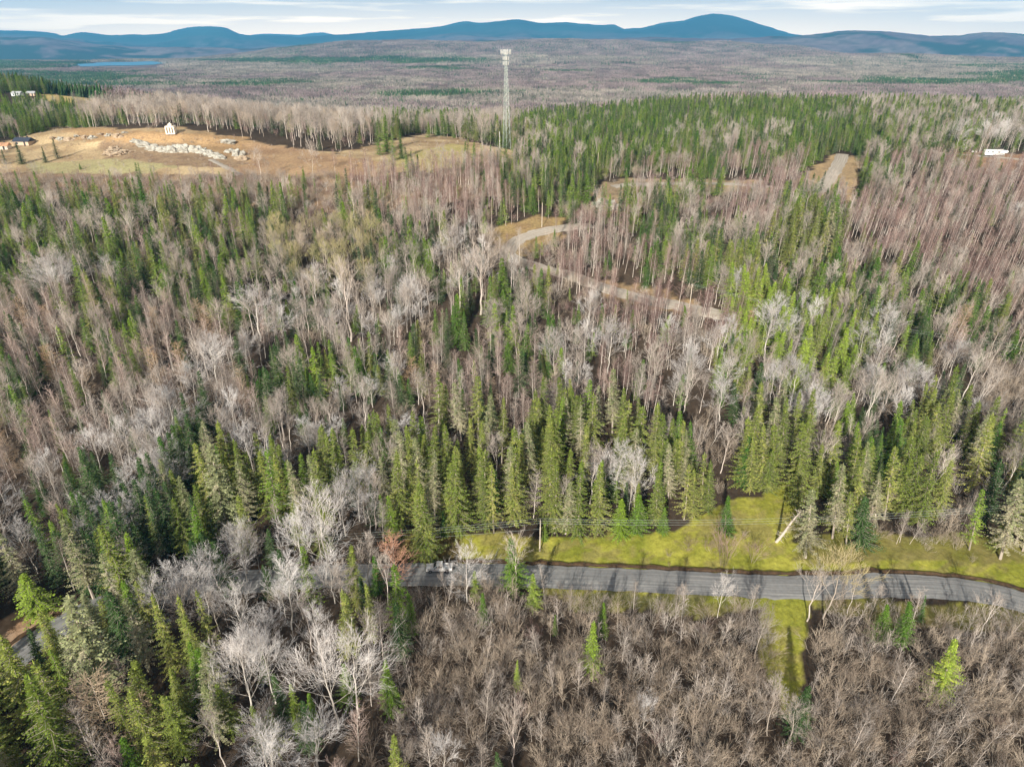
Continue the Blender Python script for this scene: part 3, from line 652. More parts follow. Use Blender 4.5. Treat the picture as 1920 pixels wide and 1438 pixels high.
# trees read one by one off the photograph: (kind, foot x, foot y, top y, width factor, label)
HAND = [
 ('spruce_yellow',858,1003,848,1.2,'broad tall yellow-green spruce just above the parked-looking pickup end of the verge'),
 ('fir_green',832,1006,958,.8,'small bright green fir squeezed in front of the broadest tall roadside spruce'),
 ('spruce_yellow',745,985,845,1.1,'tall spruce above the dark stretch of road left of the pickup'),
 ('spruce_yellow',785,995,862,.95,'slim spruce between the shaded road and the broad roadside spruce'),
 ('spruce_green',510,1000,838,1.1,'tall pointed green spruce above the widest white-crowned aspen'),
 ('pine_pale',410,1005,832,1.05,'broad pale green pine behind the wire lines on the wooded left'),
 ('pine_pale',350,1000,890,.9,'shorter pale pine beside the broad one behind the wires'),
 ('spruce_yellow',596,985,838,1.0,'tall spruce directly left of the round grey-crowned tree'),
 ('spruce_yellow',285,1035,928,.8,'lone slim spruce standing beside the leaning utility pole'),
 ('spruce_yellow',925,1000,868,1.0,'spruce at the verge edge right of the broadest roadside spruce'),
 ('spruce_yellow',965,985,870,1.0,'spruce with pale tips behind the left end of the grass verge'),
 ('spruce_yellow',1042,1000,868,1.0,'verge spruce just right of the wooden utility pole'),
 ('fir_green',1022,1015,975,.8,'dwarf green fir right beside the verge utility pole'),
 ('spruce_yellow',1087,1005,858,1.0,'tall spruce with bare white foot at the verge edge'),
 ('spruce_yellow',1125,1003,868,1.1,'thick spruce left of the two wide low green firs'),
 ('fir_green',1166,1003,935,1.4,'wide low dark green fir, left one of the touching pair on the verge'),
 ('fir_green',1196,998,925,1.4,'wide low yellowish fir, right one of the touching pair on the verge'),
 ('fir_green',1245,998,950,1.2,'small low fir behind the wire above the red-brown scrub'),
 ('fir_green',1370,1000,928,1.0,'neat green fir alone in the grass notch of the spruce row'),
 ('spruce_grey',1527,1046,915,1.5,'big grey-green spruce standing forward on the grass verge'),
 ('spruce_grey',1580,1010,870,1.2,'grey-green spruce behind the forward one on the verge'),
 ('fir_dark',1628,1022,930,1.4,'dark drooping fir at the far verge beside the bare brush'),
 ('spruce_yellow',1680,975,832,1.2,'tall spruce behind the pale leaning brush right of the verge'),
 ('spruce_yellow',1782,930,828,1.1,'spruce in the dark gap right of the leaning brush'),
 ('spruce_yellow',1846,932,785,1.2,'tall double-topped spruce near the dark right-hand woods'),
 ('spruce_grey',1908,1048,895,1.4,'grey-green spruce cut by the right edge of the view above the road'),
 ('fir_lime',1000,1140,1073,1.35,'bright lime fir on the near roadside casting its shadow over the road'),
 ('fir_lime',1114,1258,1168,.95,'bright lime fir alone in the brown thicket below the road'),
 ('fir_lime',970,1290,1238,.6,'thin lime sapling fir in the thicket left of the lone bright fir'),
 ('fir_lime',1785,1310,1195,1.3,'bushy green fir deep in the right thicket below the road'),
 ('fir_lime',890,1124,1070,1.3,'small yellow-green fir beside the white aspen hiding the pickup'),
 ('fir_green',1133,1160,1125,.5,'tiny green fir in the thicket just under the road shadow'),
 ('fir_green',1735,1165,1115,.6,'small green fir by the near road edge at the right bend'),
 ('fir_lime',60,1150,1075,1.9,'very wide bright green fir above the left road bend'),
 ('spruce_dark',210,1120,1000,1.6,'dark green drooping spruce above the left road bend'),
 ('fir_dark',165,1105,1030,1.6,'dark low fir touching the dark drooping spruce on the left'),
 ('pine_pale',262,1150,1032,1.3,'yellow-topped pale pine in the middle of the dark left woods'),
 ('spruce_dark',225,1230,1110,1.7,'darkest broad spruce beside the tall pale pine of the left corner'),
 ('pine_pale',165,1330,1115,1.15,'huge pale green pine rising over the left road bend'),
 ('spruce_yellow',305,1260,1112,.8,'first slim pale spruce of the row of three in the left woods'),
 ('spruce_yellow',345,1250,1115,.8,'middle slim pale spruce of the row of three in the left woods'),
 ('spruce_yellow',385,1240,1105,.8,'last slim pale spruce of the row of three in the left woods'),
 ('spruce_green',115,1320,1215,1.0,'bright green spruce right at the edge of the left road bend'),
 ('larch_tan',195,1400,1270,1.5,'wide bare tan larch in the bottom left corner woods'),
 ('pine_yellow',330,1425,1310,1.2,'fluffy yellow-green pine at the bottom left of the view'),
 ('fir_lime',550,1372,1282,.9,'bright green fir between the white-barked aspens below the road'),
 ('fir_green',95,1425,1320,1.2,'green fir at the very bottom left corner'),
 ('spruce_green',65,1400,1265,1.0,'slim green spruce left of the bare tan larch'),
 ('spruce_yellow',665,1140,1020,1.1,'yellow-lit spruce column left of the orange leafless tree'),
 ('spruce_yellow',690,1200,1090,.8,'pale spruce under the yellow-lit column near the thicket edge'),
 ('fir_green',730,1330,1240,.9,'green fir at the edge between aspens and thicket'),
 ('tree_orange',740,1100,1010,1.5,'orange-brown leafless tree by the shaded road left of the pickup'),
 ('aspen_white',874,1128,1035,1.2,'white bare aspen standing in front of the pickup on the road'),
 ('aspen_white',600,1100,952,1.5,'widest white-crowned bare aspen, above the dark woods left of the road'),
 ('aspen_white',560,1085,975,1.2,'white bare aspen merging into the left side of the widest one'),
 ('aspen_white',668,978,880,1.3,'round grey-white crown set into the spruce row'),
 ('aspen_white',405,1125,1030,1.4,'spreading white aspen right of the wires on the left'),
 ('aspen_white',455,1100,1010,1.1,'white aspen behind the spreading one near the wires'),
 ('aspen_white',535,1180,1065,1.3,'forked white aspen below the widest crown'),
 ('aspen_white',452,1200,1105,1.3,'low spreading aspen in the shadowed left woods'),
 ('aspen_white',460,1345,1208,1.2,'leaning white-trunked aspen over dark ground at the lower left'),
 ('aspen_white',502,1320,1190,1.0,'white aspen between the two big lower left aspens'),
 ('aspen_white',620,1365,1205,1.2,'tall white-stemmed aspen left of its twin near the thicket'),
 ('aspen_white',662,1345,1195,1.1,'tall white-stemmed aspen right of its twin near the thicket'),
 ('aspen_white',490,1445,1352,1.5,'domed white aspen crown cut by the bottom edge, left of a pair'),
 ('aspen_white',590,1450,1360,1.6,'domed white aspen crown cut by the bottom edge, right of a pair'),
 ('aspen_white',1352,1158,1082,.8,'slender white aspen overlapping the road'),
 ('birch_grey',1412,1165,1098,.9,'thin grey birch at the left side of the grassy strip below the road'),
 ('aspen_narrow',1525,1165,1075,1.2,'white clump overlapping the road at the head of the grassy strip'),
 ('maple_olive',1560,1160,1040,1.1,'olive leafless tree leaning over the road right of the grassy strip'),
 ('maple_grey',1425,1235,1150,.8,'grey leafless tree along the left side of the grassy strip'),
 ('aspen_white',1210,1365,1310,1.1,'small white bare tree on the near brown thicket'),
 ('maple_grey',1485,1390,1320,1.3,'grey bare tree at the lower tip of the grassy strip'),
 ('aspen_white',1142,700,608,1.3,'round white bare crown standing clear in the middle woods'),
 ('maple_grey',1225,745,652,1.4,'large brownish bare crown right of the round white one'),
 ('aspen_white',1355,790,715,1.4,'white bare crown just behind the right part of the spruce row'),
 ('aspen_white',1440,672,578,1.2,'white bare tree in front of the lime green firs'),
 ('aspen_white',395,748,655,1.9,'widest dome-shaped bare crown of the middle left woods'),
 ('aspen_white',320,832,738,1.7,'big domed bare crown below the widest dome on the left'),
 ('aspen_white',480,640,545,1.6,'wide round bare crown in the middle left woods'),
 ('aspen_white',90,570,488,1.3,'white bare tree near the left edge of the middle woods'),
 ('aspen_narrow',900,590,470,1.5,'tall dense grey aspen left of the gravel bend'),
 ('aspen_narrow',860,580,480,1.3,'tall grey aspen left of the densest one'),
 ('aspen_narrow',650,640,500,1.2,'tall pale aspen in the middle of the woods'),
 ('aspen_white',760,860,790,1.3,'white bare crown in the dark gap left of the spruce row'),
 ('aspen_white',1195,960,860,1.2,'white bare tree inside the spruce row'),
 ('fir_lime',1375,590,490,1.3,'bright lime fir at the left of the sunlit patch of firs'),
 ('fir_lime',1400,585,495,1.0,'second bright fir in the sunlit patch beside the bare sandy spot'),
 ('fir_lime',1437,545,493,1.2,'short lime fir behind the bare sandy spot'),
 ('spruce_yellow',1408,755,682,1.2,'spruce standing in front of the sunlit lime firs'),
 ('spruce_yellow',1345,705,650,1.3,'yellow-green spruce left below the sunlit lime firs'),
 ('spruce_yellow',838,800,720,1.2,'lone green spruce left of the spruce row top'),
 ('spruce_yellow',618,925,808,1.0,'tall spruce over the left end of the row'),
 ('spruce_yellow',1510,930,790,1.3,'tall broad spruce near the broken leaning trunk'),
 ('spruce_yellow',1545,930,830,1.0,'spruce right of the tall broad one by the leaning trunk'),
 ('spruce_green',735,302,235,1.0,'dark green spruce at the front of the clump in the dry meadow'),
 ('spruce_green',708,292,228,1.1,'leftmost spruce of the clump in the dry meadow'),
 ('spruce_green',722,285,215,1.0,'tallest spruce of the clump in the dry meadow'),
 ('spruce_green',752,298,242,.8,'rightmost spruce of the clump in the dry meadow'),
 ('fir_green',803,258,228,1.2,'round green fir at the back edge of the dry meadow'),
 ('spruce_dark',103,298,258,1.5,'blue-green spruce on the dry slope left of the rocks'),
 ('fir_dark',36,308,268,1.3,'dark fir on the dry slope near the left edge'),
 ('spruce_dark',6,308,278,1.6,'dark green fir cut by the left edge on the dry slope'),
 ('fir_dark',82,305,275,1.1,'small brownish fir left of the blue-green spruce on the slope'),
 ('fir_green',150,318,306,2.0,'tiny round bush-like fir on the dry slope'),
 ('maple_grey',905,290,215,1.0,'rounded bare tree at the edge of the dry meadow'),
 ('aspen_white',1900,430,385,1.3,'white bare tree in the reddish birches near the right edge'),
 ('aspen_white',1845,285,232,1.3,'white bare tree behind the camping trailer'),
 ('aspen_white',1800,285,230,1.2,'white bare tree left behind the camping trailer'),
 ('spruce_green',1100,360,300,1.0,'green spruce right end of the small cluster above the gravel bend'),
 ('spruce_green',1075,365,305,1.0,'green spruce in the cluster above the gravel bend'),
 ('spruce_green',1295,385,300,1.1,'green spruce standing in the middle right clearing'),
 ('fir_green',1040,462,428,1.0,'small dark fir at the inside of the gravel bend'),
 ('shrub_red',1360,1062,1012,.7,'dark reddish bush alone in the middle of the grass verge'),
 ('shrub_red',1415,1055,1022,.7,'dark reddish bush near the broken leaning trunk'),
 ('shrub_red',1290,1032,1018,1.6,'low spread of red-brown scrub, left half, on the verge'),
 ('shrub_red',1330,1034,1020,1.5,'low spread of red-brown scrub, right half, on the verge'),
 ('aspen_narrow',1600,1150,1075,.8,'thin white trunk overlapping the road right of the grassy strip'),
 ('birch_grey',1270,1160,1100,.9,'slender birch at the near road edge left of the white one'),
 ('sapling_pale',1070,1155,1105,1.0,'pale sapling by the near road edge beside the broad tree shadow'),
 ('birch_grey',1190,1155,1092,.9,'slender birch at the near road edge above the lone lime fir'),
 ('birch_grey',1640,1160,1095,1.0,'slender birch at the near road edge at the start of the right bend'),
 ('birch_grey',1720,1180,1108,1.0,'slender birch in front of the right road bend'),
 ('aspen_narrow',1850,1195,1120,1.0,'pale tree in front of the far right road bend'),
 ('spruce_green',1040,1190,1150,.8,'green fir half sunk in the thicket below the broad shadow'),
 ('spruce_dark',752,1235,1128,1.3,'dark spruce between the aspens and the thicket, shading the pickup'),
 ('spruce_green',770,1190,1105,1.0,'green spruce rising in front of the shaded road end'),
 ('fir_green',1660,1198,1130,1.1,'green fir in the thicket at the start of the right road bend'),
 ('fir_green',1705,1205,1128,1.1,'pointed green fir in the thicket under the right road bend'),
 ('fir_green',905,1170,1110,.9,'green fir in the thicket just right of the white aspen hiding the pickup'),
 ('fir_green',1130,1190,1130,.9,'green fir in the thicket above the lone lime fir'),
 ('spruce_yellow',1235,985,880,1.1,'yellow-green spruce above the small low fir by the wire'),
 ('spruce_yellow',1290,975,870,1.2,'yellow-green spruce above the red-brown scrub'),
 ('spruce_yellow',1335,960,860,1.1,'yellow-green spruce just left of the grass notch'),
 ('aspen_white',300,1180,1085,1.4,'white aspen hiding the road in the dark left woods'),
 ('aspen_white',380,1165,1075,1.4,'white aspen in front of the hidden stretch of road'),
 ('maple_grey',640,1165,1070,1.3,'grey bare tree in front of the shaded road end'),
 ('aspen_white',560,1160,1065,1.2,'white aspen directly below the two widest crowns'),
 ('spruce_green',245,1190,1085,1.3,'green spruce hiding the road above the left bend'),
 ('pine_pale',175,1210,1110,1.3,'pale pine at the inner edge of the left road bend'),
]
hx = []; HTR = []
for kind, fx, fyy, ty, wf, lab in HAND:
    x, y, z = ground(fx, fyy)
    h = 3.0
    for _ in range(30):
        _, q, _ = project(x, y, z + h)
        h *= (fyy - ty) / max(1e-3, fyy - q)
    tpx, _, _ = project(x, y, z + h)
    x, y, z = ground(fx + (fx - tpx) * .5, fyy)
    rn = random.Random(fx * 7 + fyy)
    HTR.append(dict(k=kind, x=x, y=y, z=z - .15, h=h, v=rn.randrange(len(PROTO[kind])), yaw=rn.random() * 6.28, lx=rn.gauss(0, .02) - (.1 * min(1, max(0, (fx - 1100) / 300)) if FAM[kind] == 'conifer' else 0), ly=rn.gauss(0, .02), w=wf * (.8 if kind == 'aspen_white' and fyy > 950 else 1), hand=lab, bx=fx, by=fyy))
hp = np.array([(t['x'], t['y'], max(.9, t['h'] * .09 * t['w'])) for t in HTR])
tx = np.array([(t['x'], t['y']) for t in TREES])
ok = np.ones(len(TREES), bool)
for hx_, hy_, hr in hp:
    d = np.hypot(tx[:, 0] - hx_, (tx[:, 1] - hy_))
    ok &= d > hr
    # keep the view of the hand-read tree open: thin out what stands right in front of it
    fr = (np.abs(tx[:, 0] - hx_) < hr * 1.0) & (tx[:, 1] < hy_) & (tx[:, 1] > hy_ - 7)
    ok &= ~(fr & (hy_ < 420) & (rng.random(len(tx)) < .75))
TREES = [t for t, k in zip(TREES, ok) if k] + HTR
print('trees', len(TREES))

# pick the individuals: the largest of each family in view
for t in TREES:
    px, py, d = project(t['x'], t['y'], t['z'] + t['h'])
    bx_, by_, _ = project(t['x'], t['y'], t['z'])
    mxx = (px + bx_) / 2; myy = (py + by_) / 2
    t['px'], t['py'] = mxx, myy
    t['inv'] = (-5 < mxx < 1925) and (60 < myy < 1432)
    t['sz'] = (by_ - py) * (1.0 if FAM[t['k']] != 'shrub' else 1.0)
CAP = {'conifer': 300, 'broadleaf': 300, 'birch': 300, 'shrub': 300}
indiv = []
for fam, cap in CAP.items():
    fs = [t for t in TREES if FAM[t['k']] == fam]
    hs = [t for t in fs if t['hand']]; rs = sorted([t for t in fs if not t['hand'] and t['inv']], key=lambda t: -t['sz'])
    pick = hs + rs[:cap - len(hs)]
    for t in pick: t['ind'] = True
    indiv += pick

NAMES = {'spruce': 'spruce_tree', 'fir': 'fir_tree', 'pine': 'pine_tree', 'aspen': 'aspen_tree', 'maple': 'maple_tree', 'tree': 'leafless_tree', 'birch': 'birch_tree', 'larch': 'larch_tree', 'shrub': 'shrub', 'sapling': 'sapling'}
CATS = {'conifer': 'conifer', 'broadleaf': 'leafless tree', 'birch': 'birch tree', 'shrub': 'shrub'}
LOOK = {'spruce_yellow': 'yellow-green spruce', 'spruce_green': 'fresh green spruce', 'spruce_dark': 'dark green spruce', 'spruce_grey': 'thin grey-green spruce', 'fir_green': 'dense green fir', 'fir_lime': 'lime green fir',
        'fir_dark': 'dense dark fir', 'pine_pale': 'pale fluffy pine', 'pine_yellow': 'yellow-green pine', 'aspen_white': 'white spreading aspen', 'aspen_narrow': 'narrow pale-trunked aspen', 'maple_grey': 'grey leafless maple',
        'maple_brown': 'brown leafless maple', 'maple_olive': 'olive budding maple', 'tree_orange': 'orange-brown leafless tree', 'birch_red': 'slim birch with reddish twigs', 'birch_pink': 'slim birch with pinkish twigs',
        'birch_grey': 'slim birch with grey twigs', 'larch_tan': 'bare tan larch', 'shrub_brown': 'brown bare shrub', 'shrub_grey': 'pale grey bare shrub', 'shrub_red': 'reddish bare shrub', 'sapling_pale': 'thin pale sapling', 'sapling_brown': 'thin brown sapling'}
STANDS = [(150,1260,'in the lower left corner woods'),(60,1060,'above the left road bend'),(330,1150,'in the dark woods near the wires'),(560,1180,'among the aspens below the left of the road'),(600,1370,'at the foot of the white aspens'),
 (330,930,'left of the wires behind the road'),(560,910,'at the left end of the spruce row'),(800,900,'above the pickup on the road'),(950,930,'behind the left end of the grass verge'),(1100,930,'behind the verge utility pole'),
 (1280,920,'behind the red-brown scrub on the verge'),(1450,900,'around the broken leaning trunk'),(1600,930,'behind the right half of the verge'),(1780,930,'above the right road bend'),(100,900,'by the left edge level with the spruce row'),
 (150,750,'in the pinkish left woods'),(400,760,'around the domed bare crowns on the left'),(650,760,'between the spruce row and the pale aspens'),(900,740,'just above the spruce row'),(1200,760,'below the round white crown of the middle woods'),
 (1500,740,'below the sunlit lime firs'),(1780,720,'on the shaded slope by the far right wires'),(850,1200,'in the thicket below the pickup'),(1000,1240,'in the thicket left of the lone lime fir'),(1250,1220,'in the thicket between lone fir and grassy strip'),
 (900,1370,'at the bottom of the left thicket'),(1150,1370,'at the bottom of the middle thicket'),(1380,1330,'along the left side of the grassy strip'),(1600,1200,'right of the head of the grassy strip'),(1620,1370,'at the bottom right of the grassy strip'),
 (1830,1230,'around the bushy fir of the right thicket'),(1850,1390,'in the bottom right corner thicket'),(300,600,'in the upper left woods'),(800,560,'among the tall aspens left of the gravel bend'),(1200,560,'around the lower gravel road'),(1600,520,'right of the sunlit lime firs'),(700,330,'below the dry meadow')]
sa = np.array([(s[0], s[1]) for s in STANDS], float)
by_st = {}
for t in indiv:
    if t['hand']: continue
    k = int(np.argmin((sa[:, 0] - t['px'])**2 + (sa[:, 1] - t['py'])**2)); t['st'] = k
    by_st.setdefault((t['k'], k), []).append(t)
def plural_group(k): return LOOK[k].split(' with')[0] + ('' if LOOK[k].endswith('ch') else '') 
for (k, s), ts in by_st.items():
    where = STANDS[s][2]
    for t in ts: t['lab'] = f'{LOOK[k]} {where}'; t['grp'] = f'{LOOK[k]} trees {where}' if FAM[k] != 'shrub' else f'{LOOK[k]} stems {where}'
    if len(ts) > 1:
        done = set()
        for word, key in (('tallest', lambda t: -t['h']), ('leftmost', lambda t: t['px']), ('rightmost', lambda t: -t['px']), ('shortest', lambda t: t['h'])):
            cand = sorted(ts, key=key)[0]
            if id(cand) in done: continue
            done.add(id(cand)); cand['lab'] = f'{word} {LOOK[k]} {where}'
def place(t):
    P = PROTO[t['k']][t['v']]; s = t['h'] / P['h']; r = empty(NAMES[t['k'].split('_')[0]], (t['x'], t['y'], t['z']))
    r.rotation_mode = 'XYZ'
    r.rotation_euler = ((Matrix.Rotation(t['lx'], 3, 'Y') @ Matrix.Rotation(-t['ly'], 3, 'X') @ Matrix.Rotation(t['yaw'], 3, 'Z')).to_euler())
    r.scale = (s * t['w'], s * t['w'], s)
    link('trunk' if FAM[t['k']] != 'shrub' else 'stems', P['t'], r); link('crown' if FAM[t['k']] != 'shrub' else 'twigs', P['k'], r)
    tag(r, t['hand'] or t['lab'], CATS[FAM[t['k']]], t.get('grp') or 'trees standing out from the woods')
for t in indiv: place(t)

# ------------------------------------------------------------------ the rest of the woods as one stuff object per family
def scatter(name, items, protos, label):
    """items: (x,y,z, rx,ry,rz, sx,sy,sz, index) rows; protos: list of meshes"""
    pc = bpy.data.collections.new(name + '_shapes')
    for i, m in enumerate(protos):
        pc.objects.link(bpy.data.objects.new(f'{name}_shape_{i:03d}', m))
    A = np.array(items, float)
    me = bpy.data.meshes.new(name); me.vertices.add(len(A)); me.vertices.foreach_set('co', A[:, :3].astype(np.float32).ravel())
    a = me.attributes.new('rot', 'FLOAT_VECTOR', 'POINT'); a.data.foreach_set('vector', A[:, 3:6].astype(np.float32).ravel())
    a = me.attributes.new('siz', 'FLOAT_VECTOR', 'POINT'); a.data.foreach_set('vector', A[:, 6:9].astype(np.float32).ravel())
    a = me.attributes.new('idx', 'INT', 'POINT'); a.data.foreach_set('value', A[:, 9].astype(np.int32))
    o = link(name, me); tag(o, label, None, None, 'stuff')
    g = bpy.data.node_groups.new(name, 'GeometryNodeTree')
    g.interface.new_socket('Geometry', in_out='INPUT', socket_type='NodeSocketGeometry'); g.interface.new_socket('Geometry', in_out='OUTPUT', socket_type='NodeSocketGeometry')
    n = g.nodes; gi = n.new('NodeGroupInput'); go = n.new('NodeGroupOutput'); ip = n.new('GeometryNodeInstanceOnPoints'); ci = n.new('GeometryNodeCollectionInfo')
    ci.inputs['Collection'].default_value = pc; ci.inputs['Separate Children'].default_value = True; ci.inputs['Reset Children'].default_value = True
    def na(nm, ty):
        q = n.new('GeometryNodeInputNamedAttribute'); q.data_type = ty; q.inputs['Name'].default_value = nm; return q.outputs['Attribute']
    g.links.new(gi.outputs[0], ip.inputs['Points']); g.links.new(ci.outputs[0], ip.inputs['Instance']); ip.inputs['Pick Instance'].default_value = True
    g.links.new(na('idx', 'INT'), ip.inputs['Instance Index']); g.links.new(na('rot', 'FLOAT_VECTOR'), ip.inputs['Rotation']); g.links.new(na('siz', 'FLOAT_VECTOR'), ip.inputs['Scale'])
    g.links.new(ip.outputs[0], go.inputs[0])
    md = o.modifiers.new('scatter', 'NODES'); md.node_group = g
    return o
STUFFN = {'conifer': ('conifer_woods', 'mass of further conifers filling the woods'), 'broadleaf': ('leafless_woods', 'mass of further grey leafless trees in the woods'),
          'birch': ('birch_woods', 'mass of further slim birches in the woods'), 'shrub': ('undergrowth', 'tangled bare undergrowth between the trees')}
for fam, (nm, lab) in STUFFN.items():
    keys = [k for k in PROTO if FAM[k] == fam]; off = {}; pm = []
    for k in keys: off[k] = len(pm); pm += [p['j'] for p in PROTO[k]]
    it = []
    for t in TREES:
        if FAM[t['k']] != fam or t.get('ind'): continue
        s = t['h'] / PROTO[t['k']][t['v']]['h']; e = (Matrix.Rotation(t['lx'], 3, 'Y') @ Matrix.Rotation(-t['ly'], 3, 'X') @ Matrix.Rotation(t['yaw'], 3, 'Z')).to_euler()
        it.append((t['x'], t['y'], t['z'], e.x, e.y, e.z, s * t['w'], s * t['w'], s, off[t['k']] + t['v']))
    scatter(nm, it, pm, lab)
    print(nm, len(it))

# far woods: patches of small simple trees
def patch(seed, size, n, evr, hh=13, tint='grey'):
    rn = random.Random(seed); mb = MB(); tones = []
    for k in range(n):
        x = rn.uniform(-size/2, size/2); y = rn.uniform(-size/2, size/2); h = hh * rn.uniform(.6, 1.2)
        if rn.random() < evr:
            r = h * .16; a0 = rn.random() * 6; tn = (rn.uniform(.035,.07), rn.uniform(.07,.115), .035)
            for (z0, z1, rr) in ((.05, .6, 1), (.35, .82, .75), (.6, 1, .5)):
                ring = [(x + math.cos(a0 + j * 1.2566) * r * rr * rn.uniform(.75, 1.2), y + math.sin(a0 + j * 1.2566) * r * rr * rn.uniform(.75, 1.2), h * z0) for j in range(5)]
                mb.add(ring + [(x, y, h * z1)], [(j, (j + 1) % 5, 5) for j in range(5)], tn)
        else:
            q = rn.random()
            tn = {'grey': (.22 + .15*q, .19 + .14*q, .17 + .12*q), 'red': (.19 + .12*q, .145 + .10*q, .145 + .10*q)}[tint]
            mb.seg((x, y, 0), (x + rn.uniform(-.5,.5), y, h * .8), .16, .08, 3, (.55, .5, .45))
            for j in range(15):
                a = rn.random() * 6.28; z = h * rn.uniform(.35, .75); L_ = h * rn.uniform(.2, .34); rr = h * rn.uniform(.05, .24)
                p = Vector((x, y, z)); q2 = Vector((x + math.cos(a) * rr, y + math.sin(a) * rr, z + L_)); wv = Vector((rn.uniform(-1,1), rn.uniform(-1,1), 0)).normalized() * .25
                mb.add([p, q2 + wv, q2 - wv], [(0, 1, 2)], tn)
    m = mb.mesh('far_trees', [FARM]); return m
FARM = new_mat('far_tree', rough=.95, spec=.1); t = FARM.node_tree; a_ = t.nodes.new('ShaderNodeAttribute'); a_.attribute_name = 'tone'
oi = t.nodes.new('ShaderNodeObjectInfo'); mr = t.nodes.new('ShaderNodeMapRange'); mr.inputs['To Min'].default_value = .6; mr.inputs['To Max'].default_value = 1.35
vs = t.nodes.new('ShaderNodeVectorMath'); vs.operation = 'SCALE'; t.links.new(oi.outputs['Random'], mr.inputs['Value']); t.links.new(a_.outputs['Color'], vs.inputs[0]); t.links.new(mr.outputs[0], vs.inputs['Scale'])
t.links.new(vs.outputs[0], t.nodes['Principled BSDF'].inputs['Base Color'])
def far_woods(name, y0, y1, size, n, hh, seed, label):
    ms = []
    for tint in ('grey', 'red'):
        for evr in (.05, .25, .65, .95):
            for k in range(2): ms.append(patch(seed + len(ms), size * 1.15, n, evr, hh, tint))
    it = []; rn = random.Random(seed)
    yy = np.arange(y0, y1, size)
    for y in yy:
        xs = np.arange(-(y * .86 + 60), y * .86 + 60, size)
        X = xs + rng.uniform(-.2, .2, len(xs)) * size; Y = np.full(len(xs), y) + rng.uniform(-.2, .2, len(xs)) * size
        Z = H(X, Y); E = ever_far(X, Y); n1 = fbm(X, Y, 600, 4, 60); px, py, _ = project(X, Y, Z)
        dx = (H(X + size/2, Y) - H(X - size/2, Y)) / size; dy = (H(X, Y + size/2) - H(X, Y - size/2)) / size
        for i in range(len(xs)):
            if abs(X[i] + 2400 * (Y[i] + 900) / 5540) < 300 and 3650 < Y[i] < 5030: continue
            e = 3 if E[i] > .75 else 2 if E[i] > .2 else (1 if rn.random() < .5 else 0)
            red = 1 if n1[i] + (.35 if py[i] < 110 else -.05) + rn.uniform(-.15, .15) > .0 else 0
            rot = Matrix.Rotation(math.atan(dy[i]), 3, 'X') @ Matrix.Rotation(-math.atan(dx[i]), 3, 'Y') @ Matrix.Rotation(rn.choice((0, 1, 2, 3)) * math.pi / 2, 3, 'Z'); q = rot.to_euler()
            it.append((X[i], Y[i], Z[i] - .3, q.x, q.y, q.z, 1, 1, rn.uniform(.85, 1.15), (red * 4 + e) * 2 + rn.randrange(2)))
    scatter(name, it, ms, label); print(name, len(it))
far_woods('valley_woods', 700, 1500, 32, 55, 13, 300, 'mass of woods just over the ridge')
far_woods('distant_woods', 1500, 3600, 50, 120, 13, 400, 'mass of woods filling the wide valley')
far_woods('remote_woods', 3600, 7200, 100, 190, 15, 500, 'mass of woods on the far rolling hills')


# ------------------------------------------------------------------ built things
white = new_mat('white_paint', (.80,.80,.80), .4, .4); glass = new_mat('dark_glass', (.03,.05,.07), .12, .6); rubber = new_mat('tyre_rubber', (.02,.02,.02), .9)
steel = new_mat('galvanised_steel', (.42,.50,.48), .5, .5, .2); trim = new_mat('dark_trim', (.05,.05,.055), .6); chrome = new_mat('bright_metal', (.6,.6,.62), .3, .5, .8)
wood = noisy_mat('weathered_pole_wood', (.42,.36,.30), (.60,.53,.45), 3, stretch=(6, 6, .5)); cream = new_mat('cream_stone', (.78,.72,.62), .8)
redl = new_mat('tail_light_red', (.4,.02,.02), .4); lampm = new_mat('headlight_lens', (.75,.78,.8), .2, .6)
def part(name, mb, mat, parent, loc=None): return link(name, mb.mesh(name, [mat]), parent, loc)
def disc(mb, c, r, w_, n=16):                       # wheel disc, axle along y
    vs = []
    for y in (-w_ / 2, w_ / 2):
        for k in range(n): vs.append((c[0] + r * math.cos(6.2832 * k / n), c[1] + y, c[2] + r * math.sin(6.2832 * k / n)))
    mb.add(vs, [tuple(range(n))[::-1], tuple(range(n, 2 * n))] + [(k, (k + 1) % n, n + (k + 1) % n, n + k) for k in range(n)])
def wheels(root, spots, r, w_):
    for x, y in spots:
        m = MB(); disc(m, (0, 0, 0), r, w_); wh = part('wheel', m, rubber, root, (x, y, r))
        m = MB(); disc(m, (0, 0, 0), r * .58, w_ + .03, 12); part('rim', m, chrome, wh)

# pickup truck: faces -x
tx_, ty_, tz_ = ground(824, 1071)
tr = empty('pickup_truck', (tx_, ty_, tz_ + .27), R(2)); tr.scale = (.93, .93, .93); tag(tr, 'white crew-cab pickup truck driving on the shaded end of the road', 'pickup truck')
m = MB(); m.prism([(-2.9,.55),(-2.9,1.02),(-2.75,1.12),(-1.35,1.22),(-1.25,1.22),(-1.25,.5),(-2.4,.45)], -.95, .95)
m.prism([(-1.25,.5),(-1.25,1.22),(.95,1.22),(.95,.5)], -.96, .96); part('body', m, white, tr)
m = MB(); m.prism([(-1.25,1.22),(-.55,1.86),(-.4,1.90),(.72,1.90),(.80,1.86),(.95,1.22)], -.80, .80); part('cab', m, white, tr)
for y0, y1 in ((-.815, -.803), (.803, .815)):
    for pr in ([(-1.02,1.28),(-.52,1.78),(-.28,1.80),(-.28,1.28)], [(-.18,1.28),(-.18,1.80),(.62,1.80),(.78,1.28)]):
        m = MB(); m.prism(pr, y0, y1); part('side_window', m, glass, tr)
